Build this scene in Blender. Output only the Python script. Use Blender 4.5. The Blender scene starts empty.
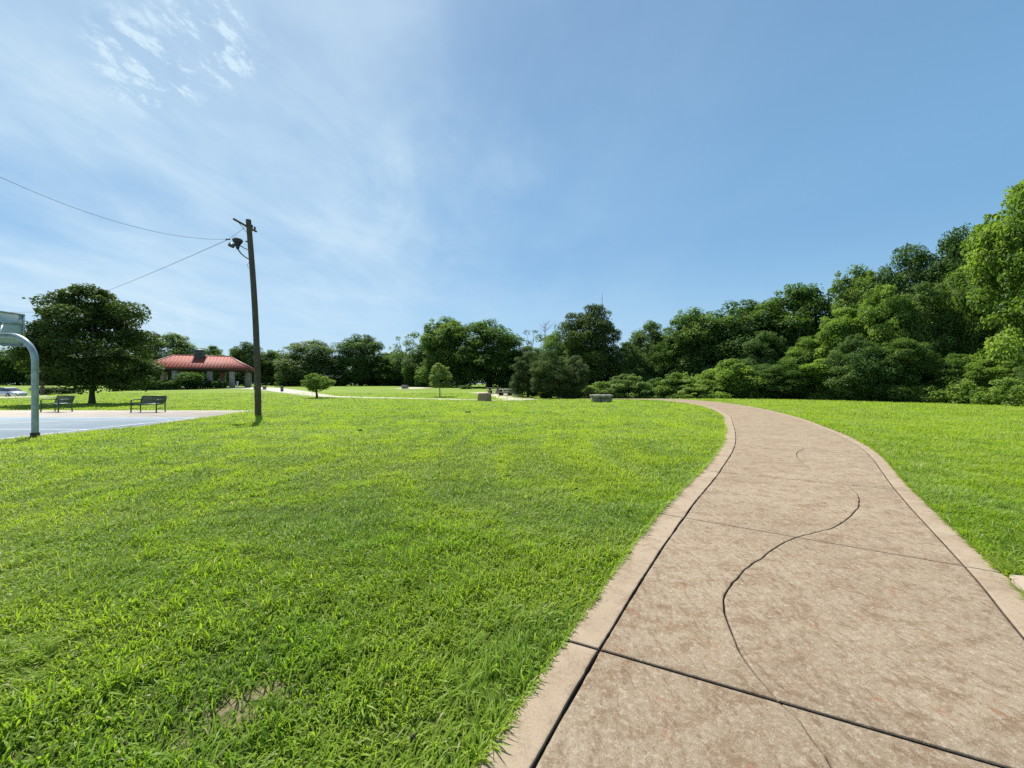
import bpy, math, random
import numpy as np

C = bpy.context.scene.collection
R = math.radians
PI = math.pi
F = 385.0            # focal length of the photograph in pixels
EYE = 1.5

# ------------------------------------------------------------------ camera, sky, sun, exposure
scene = bpy.context.scene
cam_d = bpy.data.cameras.new('camera')
cam_d.sensor_width = 36.0
cam_d.lens = 36.0 * F / 1024.0
cam_d.clip_start = 0.02
cam_d.clip_end = 5000.0
cam = bpy.data.objects.new('camera', cam_d)
C.objects.link(cam)
cam.location = (0, 0, EYE)
cam.rotation_euler = (R(90), 0, 0)
scene.camera = cam

SUN_AZ = R(-36)      # left of straight ahead
SUN_EL = R(58)
sun_dir = (math.sin(SUN_AZ) * math.cos(SUN_EL), math.cos(SUN_AZ) * math.cos(SUN_EL), math.sin(SUN_EL))
sun_d = bpy.data.lights.new('sun', 'SUN')
sun_d.energy = 4.9
sun_d.angle = R(0.53)
sun_d.color = (1.0, 0.955, 0.88)
sun = bpy.data.objects.new('sun', sun_d)
C.objects.link(sun)
sun.rotation_euler = (PI / 2 - SUN_EL, 0, PI - SUN_AZ)

scene.view_settings.view_transform = 'Standard'
scene.view_settings.look = 'None'
scene.view_settings.gamma = 1.0
scene.view_settings.exposure = 0.72
scene.view_settings.use_curve_mapping = False
scene.render.engine = 'CYCLES'
cy = scene.cycles
cy.max_bounces = 6
cy.diffuse_bounces = 3
cy.glossy_bounces = 2
cy.transmission_bounces = 5
cy.transparent_max_bounces = 6
cy.caustics_reflective = False
cy.caustics_refractive = False
cy.use_denoising = False
cy.denoiser = 'OPENIMAGEDENOISE'
cy.denoising_input_passes = 'RGB_ALBEDO_NORMAL'
cy.denoising_prefilter = 'ACCURATE'


def build_world():
    w = bpy.data.worlds.new('World')
    scene.world = w
    w.use_nodes = True
    nt = w.node_tree
    nt.nodes.clear()
    N, L = nt.nodes, nt.links
    out = N.new('ShaderNodeOutputWorld')
    bg = N.new('ShaderNodeBackground')
    bg.inputs['Strength'].default_value = 0.084
    L.new(bg.outputs[0], out.inputs[0])
    sky = N.new('ShaderNodeTexSky')
    sky.sky_type = 'NISHITA'
    sky.sun_disc = False
    sky.sun_elevation = SUN_EL
    sky.sun_rotation = SUN_AZ
    sky.air_density = 1.0
    sky.dust_density = 0.6
    sky.ozone_density = 2.0
    tc = N.new('ShaderNodeTexCoord')
    sep = N.new('ShaderNodeSeparateXYZ')
    L.new(tc.outputs['Generated'], sep.inputs[0])

    def mth(op, a, b=None, c=None, clamp=False):
        n = N.new('ShaderNodeMath')
        n.operation = op
        n.use_clamp = clamp
        for i, v in enumerate((a, b, c)):
            if v is None:
                continue
            if isinstance(v, (int, float)):
                n.inputs[i].default_value = v
            else:
                L.new(v, n.inputs[i])
        return n.outputs[0]

    def ramp(v, a, b):
        n = N.new('ShaderNodeMapRange')
        n.interpolation_type = 'SMOOTHSTEP'
        L.new(v, n.inputs[0])
        n.inputs[1].default_value = a
        n.inputs[2].default_value = b
        return n.outputs[0]
    # project the direction on a high flat layer of air
    zz = mth('ADD', mth('MAXIMUM', sep.outputs[2], 0.0), 0.12)
    u = mth('DIVIDE', sep.outputs[0], zz)
    v = mth('DIVIDE', sep.outputs[1], zz)
    comb = N.new('ShaderNodeCombineXYZ')
    L.new(u, comb.inputs[0])
    L.new(v, comb.inputs[1])

    def noise(scale, detail, rough, dist, rot, sc, loc=(0, 0, 0)):
        mp = N.new('ShaderNodeMapping')
        mp.inputs['Rotation'].default_value = (0, 0, R(rot))
        mp.inputs['Scale'].default_value = sc
        mp.inputs['Location'].default_value = loc
        L.new(comb.outputs[0], mp.inputs[0])
        n = N.new('ShaderNodeTexNoise')
        n.inputs['Scale'].default_value = scale
        n.inputs['Detail'].default_value = detail
        n.inputs['Roughness'].default_value = rough
        n.inputs['Distortion'].default_value = dist
        L.new(mp.outputs[0], n.inputs['Vector'])
        return n.outputs['Fac']

    def spot(px, py, r0, r1):
        d = np.array([px - 512.0, F, 384.0 - py])
        d /= np.linalg.norm(d)
        n = N.new('ShaderNodeVectorMath')
        n.operation = 'DOT_PRODUCT'
        L.new(tc.outputs['Generated'], n.inputs[0])
        n.inputs[1].default_value = tuple(d)
        return ramp(n.outputs['Value'], math.cos(R(r1)), math.cos(R(r0)))
    veil = ramp(noise(0.75, 5, 0.55, 0.3, 25, (1.0, 0.6, 1)), 0.22, 0.80)
    mot = noise(2.6, 7, 0.62, 0.4, 10, (1.2, 0.8, 1), (5.1, 1.3, 0))
    veil = mth('MULTIPLY', veil, mth('ADD', mth('MULTIPLY', mot, 1.3), 0.35))
    left = ramp(mth('ADD', mth('MULTIPLY', sep.outputs[0], -1.0), mth('MULTIPLY', sep.outputs[2], 0.12)), -0.75, 0.75)
    veil = mth('MULTIPLY', veil, mth('ADD', mth('MULTIPLY', left, 0.62), 0.04))
    streaks = ramp(noise(1.5, 7, 0.58, 0.5, -30, (1.7, 1.0, 1), (2.3, 0.7, 0)), 0.32, 0.92)
    smask = mth('MAXIMUM', spot(330, 130, 0, 30), mth('MULTIPLY', spot(60, 110, 0, 34), 0.95))
    streaks = mth('MULTIPLY', mth('MULTIPLY', streaks, smask), 0.62)
    puffn = ramp(noise(8.5, 9, 0.70, 0.25, -40, (1.4, 1.0, 1), (0.4, 3.1, 0)), 0.47, 0.66)
    pmask = mth('MAXIMUM', mth('MAXIMUM', spot(146, 66, 1.0, 5.0), spot(206, 32, 1.0, 5.5)), mth('MULTIPLY', spot(168, 318, 0.5, 3.0), 0.45))
    puff = mth('MULTIPLY', mth('MULTIPLY', puffn, pmask), 0.95)
    dens = mth('ADD', mth('ADD', veil, streaks), puff, clamp=True)
    # thin haze band near the horizon
    low = ramp(sep.outputs[2], 0.30, -0.05)
    dens2 = mth('ADD', dens, mth('MULTIPLY', low, 0.26), clamp=True)
    mix = N.new('ShaderNodeMix')
    mix.data_type = 'RGBA'
    L.new(dens2, mix.inputs[0])
    tint = N.new('ShaderNodeMix')
    tint.data_type = 'RGBA'
    tint.blend_type = 'MULTIPLY'
    tint.inputs[0].default_value = 1.0
    L.new(sky.outputs[0], tint.inputs[6])
    tint.inputs[7].default_value = (0.98, 1.0, 1.04, 1)
    cr = N.new('ShaderNodeValToRGB')
    cr.color_ramp.interpolation = 'EASE'
    L.new(sep.outputs[2], cr.inputs[0])
    e = cr.color_ramp.elements
    e[0].position, e[0].color = 0.0, (.290, .480, .620, 1)
    e[1].position, e[1].color = 0.75, (.118, .255, .435, 1)
    e.new(.12).color = (.200, .400, .590, 1)
    e.new(.35).color = (.142, .325, .530, 1)
    sc10 = N.new('ShaderNodeVectorMath')
    sc10.operation = 'SCALE'
    sc10.inputs['Scale'].default_value = 10.0
    L.new(cr.outputs[0], sc10.inputs[0])
    even = N.new('ShaderNodeMix')
    even.data_type = 'RGBA'
    even.inputs[0].default_value = .72
    L.new(tint.outputs[2], even.inputs[6])
    L.new(sc10.outputs[0], even.inputs[7])
    L.new(even.outputs[2], mix.inputs[6])
    mix.inputs[7].default_value = (4.7, 6.0, 7.0, 1)
    L.new(mix.outputs[2], bg.inputs['Color'])


build_world()

# ------------------------------------------------------------------ helpers


def sstep(x, a, b):
    t = np.clip((np.asarray(x, float) - a) / (b - a), 0, 1)
    return t * t * (3 - 2 * t)


def ground_z(X, Y):
    """height of the lawn at a place"""
    X = np.asarray(X, float)
    Y = np.asarray(Y, float)
    base = np.interp(Y, [0, 40, 46, 50, 57, 65, 80, 100, 150, 500], [0, 0, .06, .20, .52, .84, 1.02, 1.14, 1.25, 1.45])
    rightw = 1 - sstep(X, 8, 22)
    z = base * rightw + 0.35 * base * (1 - rightw)
    left = 1 - sstep(X, -64, -56)
    dip = left * sstep(Y, 32, 50) * (1 - sstep(Y, 62, 78))
    z = z * (1 - dip) - 0.48 * dip
    crest = sstep(X, 1.5, 5) * (1 - sstep(X, 16, 22)) * sstep(Y, 38.6, 43) * (1 - sstep(Y, 60, 75))
    z = z - 0.75 * crest
    z = z + 0.02 * np.sin(X * 0.21 + 1.0) * np.sin(Y * 0.17) * sstep(Y, 6, 20)
    return z


def gz(x, y):
    return float(ground_z(x, y))


def at(px, py):
    """ground point seen at a pixel of the photograph"""
    ds = np.exp(np.linspace(math.log(1.2), math.log(400), 6000))
    X = (px - 512.0) / F * ds
    zr = EYE + (384.0 - py) / F * ds
    h = zr - ground_z(X, ds)
    i = np.argmax(h <= 0) if (h <= 0).any() else len(ds) - 1
    return float(X[i]), float(ds[i])


def vnoise(x, y, scale, seed=0):
    rng = np.random.RandomState(seed)
    G = rng.rand(256, 256)
    xs, ys = np.asarray(x) * scale + 37.7, np.asarray(y) * scale + 11.3
    xi, yi = np.floor(xs).astype(int), np.floor(ys).astype(int)
    fx, fy = xs - xi, ys - yi
    fx, fy = fx * fx * (3 - 2 * fx), fy * fy * (3 - 2 * fy)
    a, b = G[xi % 256, yi % 256], G[(xi + 1) % 256, yi % 256]
    c, d = G[xi % 256, (yi + 1) % 256], G[(xi + 1) % 256, (yi + 1) % 256]
    return (a * (1 - fx) + b * fx) * (1 - fy) + (c * (1 - fx) + d * fx) * fy


def np_mesh(name, V, loops, starts, mat=None, smooth=False, mat_idx=None, attrs=None):
    me = bpy.data.meshes.new(name)
    V = np.ascontiguousarray(V, dtype=np.float32)
    loops = np.ascontiguousarray(loops, dtype=np.int32)
    starts = np.ascontiguousarray(starts, dtype=np.int32)
    me.vertices.add(len(V))
    me.vertices.foreach_set('co', V.ravel())
    me.loops.add(len(loops))
    me.loops.foreach_set('vertex_index', loops)
    me.polygons.add(len(starts))
    me.polygons.foreach_set('loop_start', starts)
    if mat_idx is not None:
        me.polygons.foreach_set('material_index', np.ascontiguousarray(mat_idx, dtype=np.int32))
    me.update(calc_edges=True)
    if smooth:
        me.polygons.foreach_set('use_smooth', np.ones(len(starts), dtype=bool))
    for k, arr in (attrs or {}).items():
        a = me.attributes.new(k, 'FLOAT', 'POINT')
        a.data.foreach_set('value', np.ascontiguousarray(arr, dtype=np.float32))
    for m in (mat if isinstance(mat, (list, tuple)) else [mat]):
        if m:
            me.materials.append(m)
    return me


def link(name, me, parent=None, loc=None):
    o = bpy.data.objects.new(name, me)
    C.objects.link(o)
    if parent:
        o.parent = parent
    if loc is not None:
        o.location = loc
    return o


def tag(o, label=None, cat=None, group=None, kind=None):
    if label:
        o['label'] = label
    if cat:
        o['category'] = cat
    if group:
        o['group'] = group
    if kind:
        o['kind'] = kind
    return o


def thing(name, label, cat, loc=(0, 0, 0), rz=0.0, group=None):
    o = bpy.data.objects.new(name, None)
    C.objects.link(o)
    o.location = loc
    o.rotation_euler = (0, 0, rz)
    o.empty_display_size = 0.2
    return tag(o, label, cat, group)


def copy_tree(o, parent=None):
    c = o.copy()
    C.objects.link(c)
    if parent:
        c.parent = parent
    for ch in list(o.children):
        copy_tree(ch, c)
    return c


class MB:
    """collects simple solids and links them as one mesh"""

    def __init__(s):
        s.V, s.L, s.S, s.M, s.n, s.nl = [], [], [], [], 0, 0

    def add(s, verts, faces, m=0):
        s.V.append(np.asarray(verts, float).reshape(-1, 3))
        for f in faces:
            s.S.append(s.nl)
            s.L.extend([i + s.n for i in f])
            s.nl += len(f)
            s.M.append(m)
        s.n += len(s.V[-1])
        return s

    def box(s, x0, x1, y0, y1, z0, z1, ch=0.0, rot=None, piv=(0, 0, 0), m=0):
        if ch > 0:
            c = ch
            pts = []
            for z, i in ((z0, c), (z0 + c, 0), (z1 - c, 0), (z1, c)):
                a, b, d, e = x0 + i, x1 - i, y0 + i, y1 - i
                k = c if i == 0 else c * .5
                pts += [(a + k, d, z), (b - k, d, z), (b, d + k, z), (b, e - k, z), (b - k, e, z), (a + k, e, z), (a, e - k, z), (a, d + k, z)]
            faces = [list(range(7, -1, -1)), list(range(24, 32))]
            for r in range(3):
                for q in range(8):
                    faces.append([r * 8 + q, r * 8 + (q + 1) % 8, r * 8 + 8 + (q + 1) % 8, r * 8 + 8 + q])
        else:
            pts = [(x0, y0, z0), (x1, y0, z0), (x1, y1, z0), (x0, y1, z0), (x0, y0, z1), (x1, y0, z1), (x1, y1, z1), (x0, y1, z1)]
            faces = [[3, 2, 1, 0], [4, 5, 6, 7], [0, 1, 5, 4], [1, 2, 6, 5], [2, 3, 7, 6], [3, 0, 4, 7]]
        P = np.array(pts, float)
        if rot is not None:
            from mathutils import Euler
            Mx = np.array(Euler(rot).to_matrix())
            P = (P - np.array(piv)) @ Mx.T + np.array(piv)
        return s.add(P, faces, m)

    def tube(s, pts, rads, n=10, caps=True, m=0):
        P = np.array(pts, float)
        if np.isscalar(rads):
            rads = [rads] * len(P)
        T = np.gradient(P, axis=0)
        T /= np.linalg.norm(T, axis=1)[:, None] + 1e-9
        up = np.array([0, 0, 1.0]) if abs(T[0][2]) < .9 else np.array([0, 1.0, 0])
        V = []
        prev = None
        for i in range(len(P)):
            a = up if prev is None else prev
            a = a - T[i] * np.dot(a, T[i])
            a /= np.linalg.norm(a) + 1e-9
            prev = a
            b = np.cross(T[i], a)
            for k in range(n):
                t = 2 * PI * k / n
                V.append(P[i] + (a * math.cos(t) + b * math.sin(t)) * rads[i])
        faces = []
        for i in range(len(P) - 1):
            for k in range(n):
                faces.append([i * n + k, i * n + (k + 1) % n, (i + 1) * n + (k + 1) % n, (i + 1) * n + k])
        if caps:
            faces.append(list(range(n - 1, -1, -1)))
            faces.append([(len(P) - 1) * n + k for k in range(n)])
        return s.add(V, faces, m)

    def prism(s, outline, axis, a, b, m=0):
        """outline in the other two axes, extruded along axis from a to b"""
        n = len(outline)
        V = []
        for c in (a, b):
            for (p, q) in outline:
                V.append({'x': (c, p, q), 'y': (p, c, q), 'z': (p, q, c)}[axis])
        faces = [list(range(n - 1, -1, -1)), [n + k for k in range(n)]]
        for k in range(n):
            faces.append([k, (k + 1) % n, n + (k + 1) % n, n + k])
        return s.add(V, faces, m)

    def lathe(s, prof, n=20, m=0, center=(0, 0, 0)):
        V = []
        for (r, z) in prof:
            for k in range(n):
                t = 2 * PI * k / n
                V.append((center[0] + r * math.cos(t), center[1] + r * math.sin(t), center[2] + z))
        faces = []
        for i in range(len(prof) - 1):
            for k in range(n):
                faces.append([i * n + k, i * n + (k + 1) % n, (i + 1) * n + (k + 1) % n, (i + 1) * n + k])
        faces.append(list(range(n - 1, -1, -1)))
        faces.append([(len(prof) - 1) * n + k for k in range(n)])
        return s.add(V, faces, m)

    def build(s, name, mat, parent=None, smooth=False, loc=None):
        me = np_mesh(name, np.concatenate(s.V), s.L, s.S, mat, smooth, s.M)
        if smooth:
            try:
                me.set_sharp_from_angle(angle=R(40))
            except Exception:
                pass
        return link(name, me, parent, loc)


# ------------------------------------------------------------------ materials


class NM:
    def __init__(s, name):
        s.m = bpy.data.materials.new(name)
        s.m.use_nodes = True
        s.N, s.L = s.m.node_tree.nodes, s.m.node_tree.links
        s.N.clear()
        s.out = s.N.new('ShaderNodeOutputMaterial')
        s.tc = s.N.new('ShaderNodeTexCoord')

    def put(s, sock, v):
        if isinstance(v, bpy.types.NodeSocket):
            s.L.new(v, sock)
        elif isinstance(v, (tuple, list)) and len(v) == 3 and sock.type == 'RGBA':
            sock.default_value = (*v, 1)
        else:
            sock.default_value = v

    def noise(s, scale, detail=4, rough=.55, dist=0, vec=None, sc=None, rot=(0, 0, 0)):
        n = s.N.new('ShaderNodeTexNoise')
        n.inputs['Scale'].default_value = scale
        n.inputs['Detail'].default_value = detail
        n.inputs['Roughness'].default_value = rough
        n.inputs['Distortion'].default_value = dist
        v = vec or s.tc.outputs['Object']
        if sc:
            mp = s.N.new('ShaderNodeMapping')
            mp.inputs['Scale'].default_value = sc
            mp.inputs['Rotation'].default_value = rot
            s.L.new(v, mp.inputs[0])
            v = mp.outputs[0]
        s.L.new(v, n.inputs['Vector'])
        return n.outputs['Fac']

    def voronoi(s, scale, out='Distance', feature='F1'):
        n = s.N.new('ShaderNodeTexVoronoi')
        n.feature = feature
        n.inputs['Scale'].default_value = scale
        s.L.new(s.tc.outputs['Object'], n.inputs['Vector'])
        return n.outputs[out]

    def ramp(s, v, a, b, c=0.0, d=1.0):
        n = s.N.new('ShaderNodeMapRange')
        n.interpolation_type = 'SMOOTHSTEP'
        s.L.new(v, n.inputs[0])
        n.inputs[1].default_value, n.inputs[2].default_value = a, b
        n.inputs[3].default_value, n.inputs[4].default_value = c, d
        return n.outputs[0]

    def mix(s, f, a, b, blend='MIX'):
        n = s.N.new('ShaderNodeMix')
        n.data_type = 'RGBA'
        n.blend_type = blend
        s.put(n.inputs[0], f)
        s.put(n.inputs[6], a)
        s.put(n.inputs[7], b)
        return n.outputs[2]

    def math(s, op, a, b=0.0):
        n = s.N.new('ShaderNodeMath')
        n.operation = op
        s.put(n.inputs[0], a)
        s.put(n.inputs[1], b)
        return n.outputs[0]

    def attr(s, name):
        n = s.N.new('ShaderNodeAttribute')
        n.attribute_name = name
        return n.outputs['Fac']

    def bump(s, h, strength=.3, dist=.01):
        n = s.N.new('ShaderNodeBump')
        n.inputs['Strength'].default_value = strength
        n.inputs['Distance'].default_value = dist
        s.L.new(h, n.inputs['Height'])
        return n.outputs[0]

    def pbr(s, col, rough=.7, metal=0.0, normal=None, spec=.5):
        p = s.N.new('ShaderNodeBsdfPrincipled')
        s.put(p.inputs['Base Color'], col)
        s.put(p.inputs['Roughness'], rough)
        s.put(p.inputs['Metallic'], metal)
        s.put(p.inputs['Specular IOR Level'], spec)
        if normal is not None:
            s.L.new(normal, p.inputs['Normal'])
        s.L.new(p.outputs[0], s.out.inputs[0])
        s.p = p
        return s.m


def simple(name, col, rough=.6, metal=0, var=.25, scale=8, spec=.5):
    m = NM(name)
    f = m.ramp(m.noise(scale, 5), .3, .7)
    c = m.mix(f, tuple(x * (1 - var) for x in col), tuple(min(1, x * (1 + var)) for x in col))
    return m.pbr(c, rough, metal, m.bump(m.noise(scale * 6, 3), .15, .005), spec)


def leaf_mat(name, dark, light, trans=.35, yellow=(.25, .30, .04), rough=.5, huev=.35):
    m = NM(name)
    oi = m.N.new('ShaderNodeObjectInfo')
    t = m.attr('tint')
    c = m.mix(t, dark, light)
    c = m.mix(m.math('MULTIPLY', m.attr('patch'), .55), c, yellow)
    hs = m.N.new('ShaderNodeHueSaturation')
    m.put(hs.inputs['Color'], c)
    m.put(hs.inputs['Value'], m.ramp(oi.outputs['Random'], 0, 1, 1 - huev * .6, 1 + huev))
    m.put(hs.inputs['Hue'], m.ramp(oi.outputs['Random'], 0, 1, .508, .49))
    col = hs.outputs[0]
    p = m.N.new('ShaderNodeBsdfPrincipled')
    m.put(p.inputs['Base Color'], col)
    p.inputs['Roughness'].default_value = .6
    p.inputs['Specular IOR Level'].default_value = .16
    tr = m.N.new('ShaderNodeBsdfTranslucent')
    m.put(tr.inputs[0], m.mix(1.0, col, (1.25, 1.35, .55), 'MULTIPLY'))
    mx = m.N.new('ShaderNodeMixShader')
    mx.inputs[0].default_value = trans
    m.L.new(p.outputs[0], mx.inputs[1])
    m.L.new(tr.outputs[0], mx.inputs[2])
    m.L.new(mx.outputs[0], m.out.inputs[0])
    return m.m


def make_concrete():
    m = NM('walk_concrete')
    big = m.ramp(m.noise(.9, 5, .65), .35, .68)
    stain = m.ramp(m.noise(3.6, 9, .78, .5, sc=(1.0, 1.7, 1), rot=(0, 0, -.5)), .47, .62)
    stain2 = m.ramp(m.noise(13, 8, .82, .3, sc=(1.9, .7, 1), rot=(0, 0, .5)), .49, .60)
    fine = m.ramp(m.noise(70, 7, .85), .42, .60)
    grit = m.ramp(m.noise(300, 3, .8), .52, .62)
    lightp = m.ramp(m.noise(34, 8, .85), .50, .62)
    c = m.mix(big, (.235, .180, .118), (.295, .235, .160))
    c = m.mix(m.math('MULTIPLY', fine, .45), c, (.39, .318, .225))
    c = m.mix(m.math('MULTIPLY', stain, .68), c, (.175, .108, .060))
    c = m.mix(m.math('MULTIPLY', stain2, .62), c, (.140, .082, .045))
    c = m.mix(m.math('MULTIPLY', lightp, .55), c, (.47, .40, .31))
    c = m.mix(m.math('MULTIPLY', grit, .55), c, (.085, .058, .038))
    rust = m.math('MULTIPLY', m.ramp(m.noise(6.0, 6, .8, .8), .58, .66), .55)
    c = m.mix(rust, c, (.24, .10, .045))
    h = m.math('ADD', m.math('MULTIPLY', m.noise(110, 6, .8), .7), m.math('MULTIPLY', m.noise(25, 5, .7), .6))
    return m.pbr(c, .92, 0, m.bump(h, .9, .010), .2)


def make_border_concrete():
    m = NM('border_concrete')
    big = m.ramp(m.noise(2.0, 5, .6), .35, .68)
    fine = m.ramp(m.noise(90, 6, .8), .40, .62)
    st = m.ramp(m.noise(6, 8, .78, .4), .47, .64)
    c = m.mix(big, (.262, .200, .133), (.320, .255, .178))
    c = m.mix(m.math('MULTIPLY', st, .7), c, (.165, .112, .070))
    c = m.mix(m.math('MULTIPLY', fine, .4), c, (.40, .32, .24))
    c = m.mix(m.math('MULTIPLY', m.ramp(m.noise(300, 3, .8), .54, .66), .4), c, (.12, .08, .05))
    return m.pbr(c, .9, 0, m.bump(m.noise(110, 6, .8), .6, .006), .2)


def make_lawn():
    m = NM('lawn_ground')
    n1 = m.ramp(m.noise(.25, 5, .6), .35, .65)
    n2 = m.ramp(m.noise(2.5, 6, .7), .3, .7)
    n3 = m.ramp(m.noise(28, 5, .8), .35, .68)
    c = m.mix(n1, (.145, .225, .024), (.195, .275, .036))
    c = m.mix(m.math('MULTIPLY', n2, .5), c, (.205, .262, .048))
    c = m.mix(m.math('MULTIPLY', n3, .40), c, (.070, .125, .010))
    # near the walk the surface between the blades is thatch and bare soil
    sp = m.N.new('ShaderNodeSeparateXYZ')
    m.L.new(m.tc.outputs['Object'], sp.inputs[0])
    near = m.ramp(m.attr('near'), 0, 1)
    soil = m.mix(m.ramp(m.noise(14, 6, .75), .35, .7), (.040, .070, .010), (.090, .110, .024))
    c = m.mix(near, c, soil)
    bare = m.math('MULTIPLY', m.attr('bare'), m.ramp(m.noise(9, 6, .8), .38, .58))
    c = m.mix(bare, c, m.mix(m.ramp(m.noise(40, 6, .8), .35, .65), (.20, .145, .085), (.36, .28, .18)))
    return m.pbr(c, .9, 0, m.bump(m.noise(18, 6, .8), .6, .06), .15)


def make_blade():
    m = NM('grass_blade')
    t, pt = m.attr('tint'), m.attr('patch')
    c = m.mix(t, (.048, .125, .008), (.270, .440, .036))
    c = m.mix(pt, c, (.280, .375, .045))
    c = m.mix(m.ramp(t, .955, .99), c, (.45, .42, .22))
    p = m.N.new('ShaderNodeBsdfPrincipled')
    m.put(p.inputs['Base Color'], c)
    p.inputs['Roughness'].default_value = .50
    p.inputs['Specular IOR Level'].default_value = .32
    tr = m.N.new('ShaderNodeBsdfTranslucent')
    m.put(tr.inputs[0], m.mix(1.0, c, (1.25, 1.30, .6), 'MULTIPLY'))
    mx = m.N.new('ShaderNodeMixShader')
    mx.inputs[0].default_value = .52
    m.L.new(p.outputs[0], mx.inputs[1])
    m.L.new(tr.outputs[0], mx.inputs[2])
    m.L.new(mx.outputs[0], m.out.inputs[0])
    return m.m


M_walk = make_concrete()
M_border = make_border_concrete()
M_lawn = make_lawn()
M_blade = make_blade()
M_groove = simple('joint_dirt', (.050, .036, .026), .95, scale=30, var=.7)
M_slab = simple('pale_concrete', (.31, .255, .195), .85, scale=1.5, var=.12)
M_path = simple('far_concrete', (.46, .41, .34), .85, scale=.8, var=.12)
M_asphalt = simple('parking_asphalt', (.30, .29, .28), .85, scale=2, var=.15)


def bark(name, a, b):
    m = NM(name)
    n = m.ramp(m.noise(6, 6, .7, .3, sc=(6, 6, 1)), .3, .7)
    return m.pbr(m.mix(n, a, b), .9, 0, m.bump(m.noise(8, 6, .7, sc=(6, 6, 1)), .7, .03), .2)


M_bark = bark('bark', (.035, .026, .019), (.12, .095, .07))
M_bark_pale = bark('pale_bark', (.16, .13, .10), (.30, .26, .21))
M_pole = bark('weathered_pole_wood', (.050, .038, .030), (.15, .112, .085))

# ------------------------------------------------------------------ the walkway, with real joints
Lp = np.array([(-2.6, -3.0), (-1.25, -.4), (.305, 2.21), (1.66, 4.37), (3.23, 6.56), (4.95, 9.1), (6.42, 11.6), (7.9, 14.3), (10.0, 18.3), (11.7, 22.7), (12.9, 27.0), (13.55, 31.5), (13.2, 35.0), (11.6, 36.9), (8.6, 38.0), (3.0, 39.0)])
Rp = np.array([(-.2, -4.0), (1.0, -1.55), (2.48, 1.20), (3.81, 2.99), (5.50, 5.25), (7.62, 7.95), (9.05, 10.1), (10.55, 12.8), (12.75, 17.3), (14.5, 21.9), (15.8, 26.6), (16.6, 31.8), (16.1, 37.0), (13.6, 39.6), (9.2, 41.2), (3.2, 42.2)])


def catmull(P, u):
    n = len(P)
    u = np.clip(u, 0, n - 1 - 1e-9)
    i = np.floor(u).astype(int)
    t = (u - i)[:, None]
    p0 = P[np.maximum(i - 1, 0)]
    p1 = P[i]
    p2 = P[np.minimum(i + 1, n - 1)]
    p3 = P[np.minimum(i + 2, n - 1)]
    return .5 * ((2 * p1) + (-p0 + p2) * t + (2 * p0 - 5 * p1 + 4 * p2 - p3) * t ** 2 + (-p0 + 3 * p1 - 3 * p2 + p3) * t ** 3)


uu = np.linspace(0, len(Lp) - 1, 6000)
Lc, Rc = catmull(Lp, uu), catmull(Rp, uu)
Mc = (Lc + Rc) / 2
ss = np.concatenate([[0], np.cumsum(np.linalg.norm(np.diff(Mc, axis=0), axis=1))])


def edges(s):
    s = np.asarray(s, float)
    return (np.stack([np.interp(s, ss, Lc[:, k]) for k in (0, 1)], -1),
            np.stack([np.interp(s, ss, Rc[:, k]) for k in (0, 1)], -1))


S_END = ss[-1] - .01


def st_of(x, y):
    gs = np.linspace(0, min(S_END, 45), 2400)
    L_, R_ = edges(gs)
    D = R_ - L_
    W2 = (D ** 2).sum(1)
    t = ((np.array([x, y]) - L_) * D).sum(1) / W2
    e = np.abs((np.array([x, y]) - L_)[:, 0] * D[:, 1] - (np.array([x, y]) - L_)[:, 1] * D[:, 0]) / np.sqrt(W2)
    e[(t < -.3) | (t > 1.3)] = 99
    i = np.argmin(e)
    return gs[i], t[i]


def px_world(px, py):
    d = EYE * F / (py - 384.0)
    return (px - 512.0) / F * d, d


crack_px = [(828, 768), (799, 730), (769.6, 698), (743, 663), (728.7, 629), (724, 605), (730, 590), (735.6, 582.5), (748, 571), (763.7, 560), (780, 548), (801, 539.5), (820, 534.5), (835, 530), (849, 520), (857.5, 511), (859.5, 502), (856, 495), (848, 488), (827.5, 479), (812, 472), (803, 465), (797, 458), (798, 453.5), (803, 450.5), (800, 447.5)]
_cp = np.array(crack_px, float)
crack_px = catmull(_cp, np.linspace(0, len(_cp) - 1, len(_cp) * 4))
cst = np.array([st_of(*px_world(*p)) for p in crack_px])
cst = cst[np.argsort(cst[:, 0])]
c_s = np.concatenate([[0, cst[0, 0] - 1.5], cst[:, 0]])
c_t = np.concatenate([[.62, .60], cst[:, 1]])
CR_END = cst[-1, 0]


def crack_t(s):
    e = np.interp(s, c_s, c_t)
    return e


sJ = [float(np.interp(k, uu, ss)) for k in (1, 2, 3, 4, 5)]
while sJ[-1] + 2.9 < S_END:
    sJ.append(sJ[-1] + 2.9)


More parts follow.
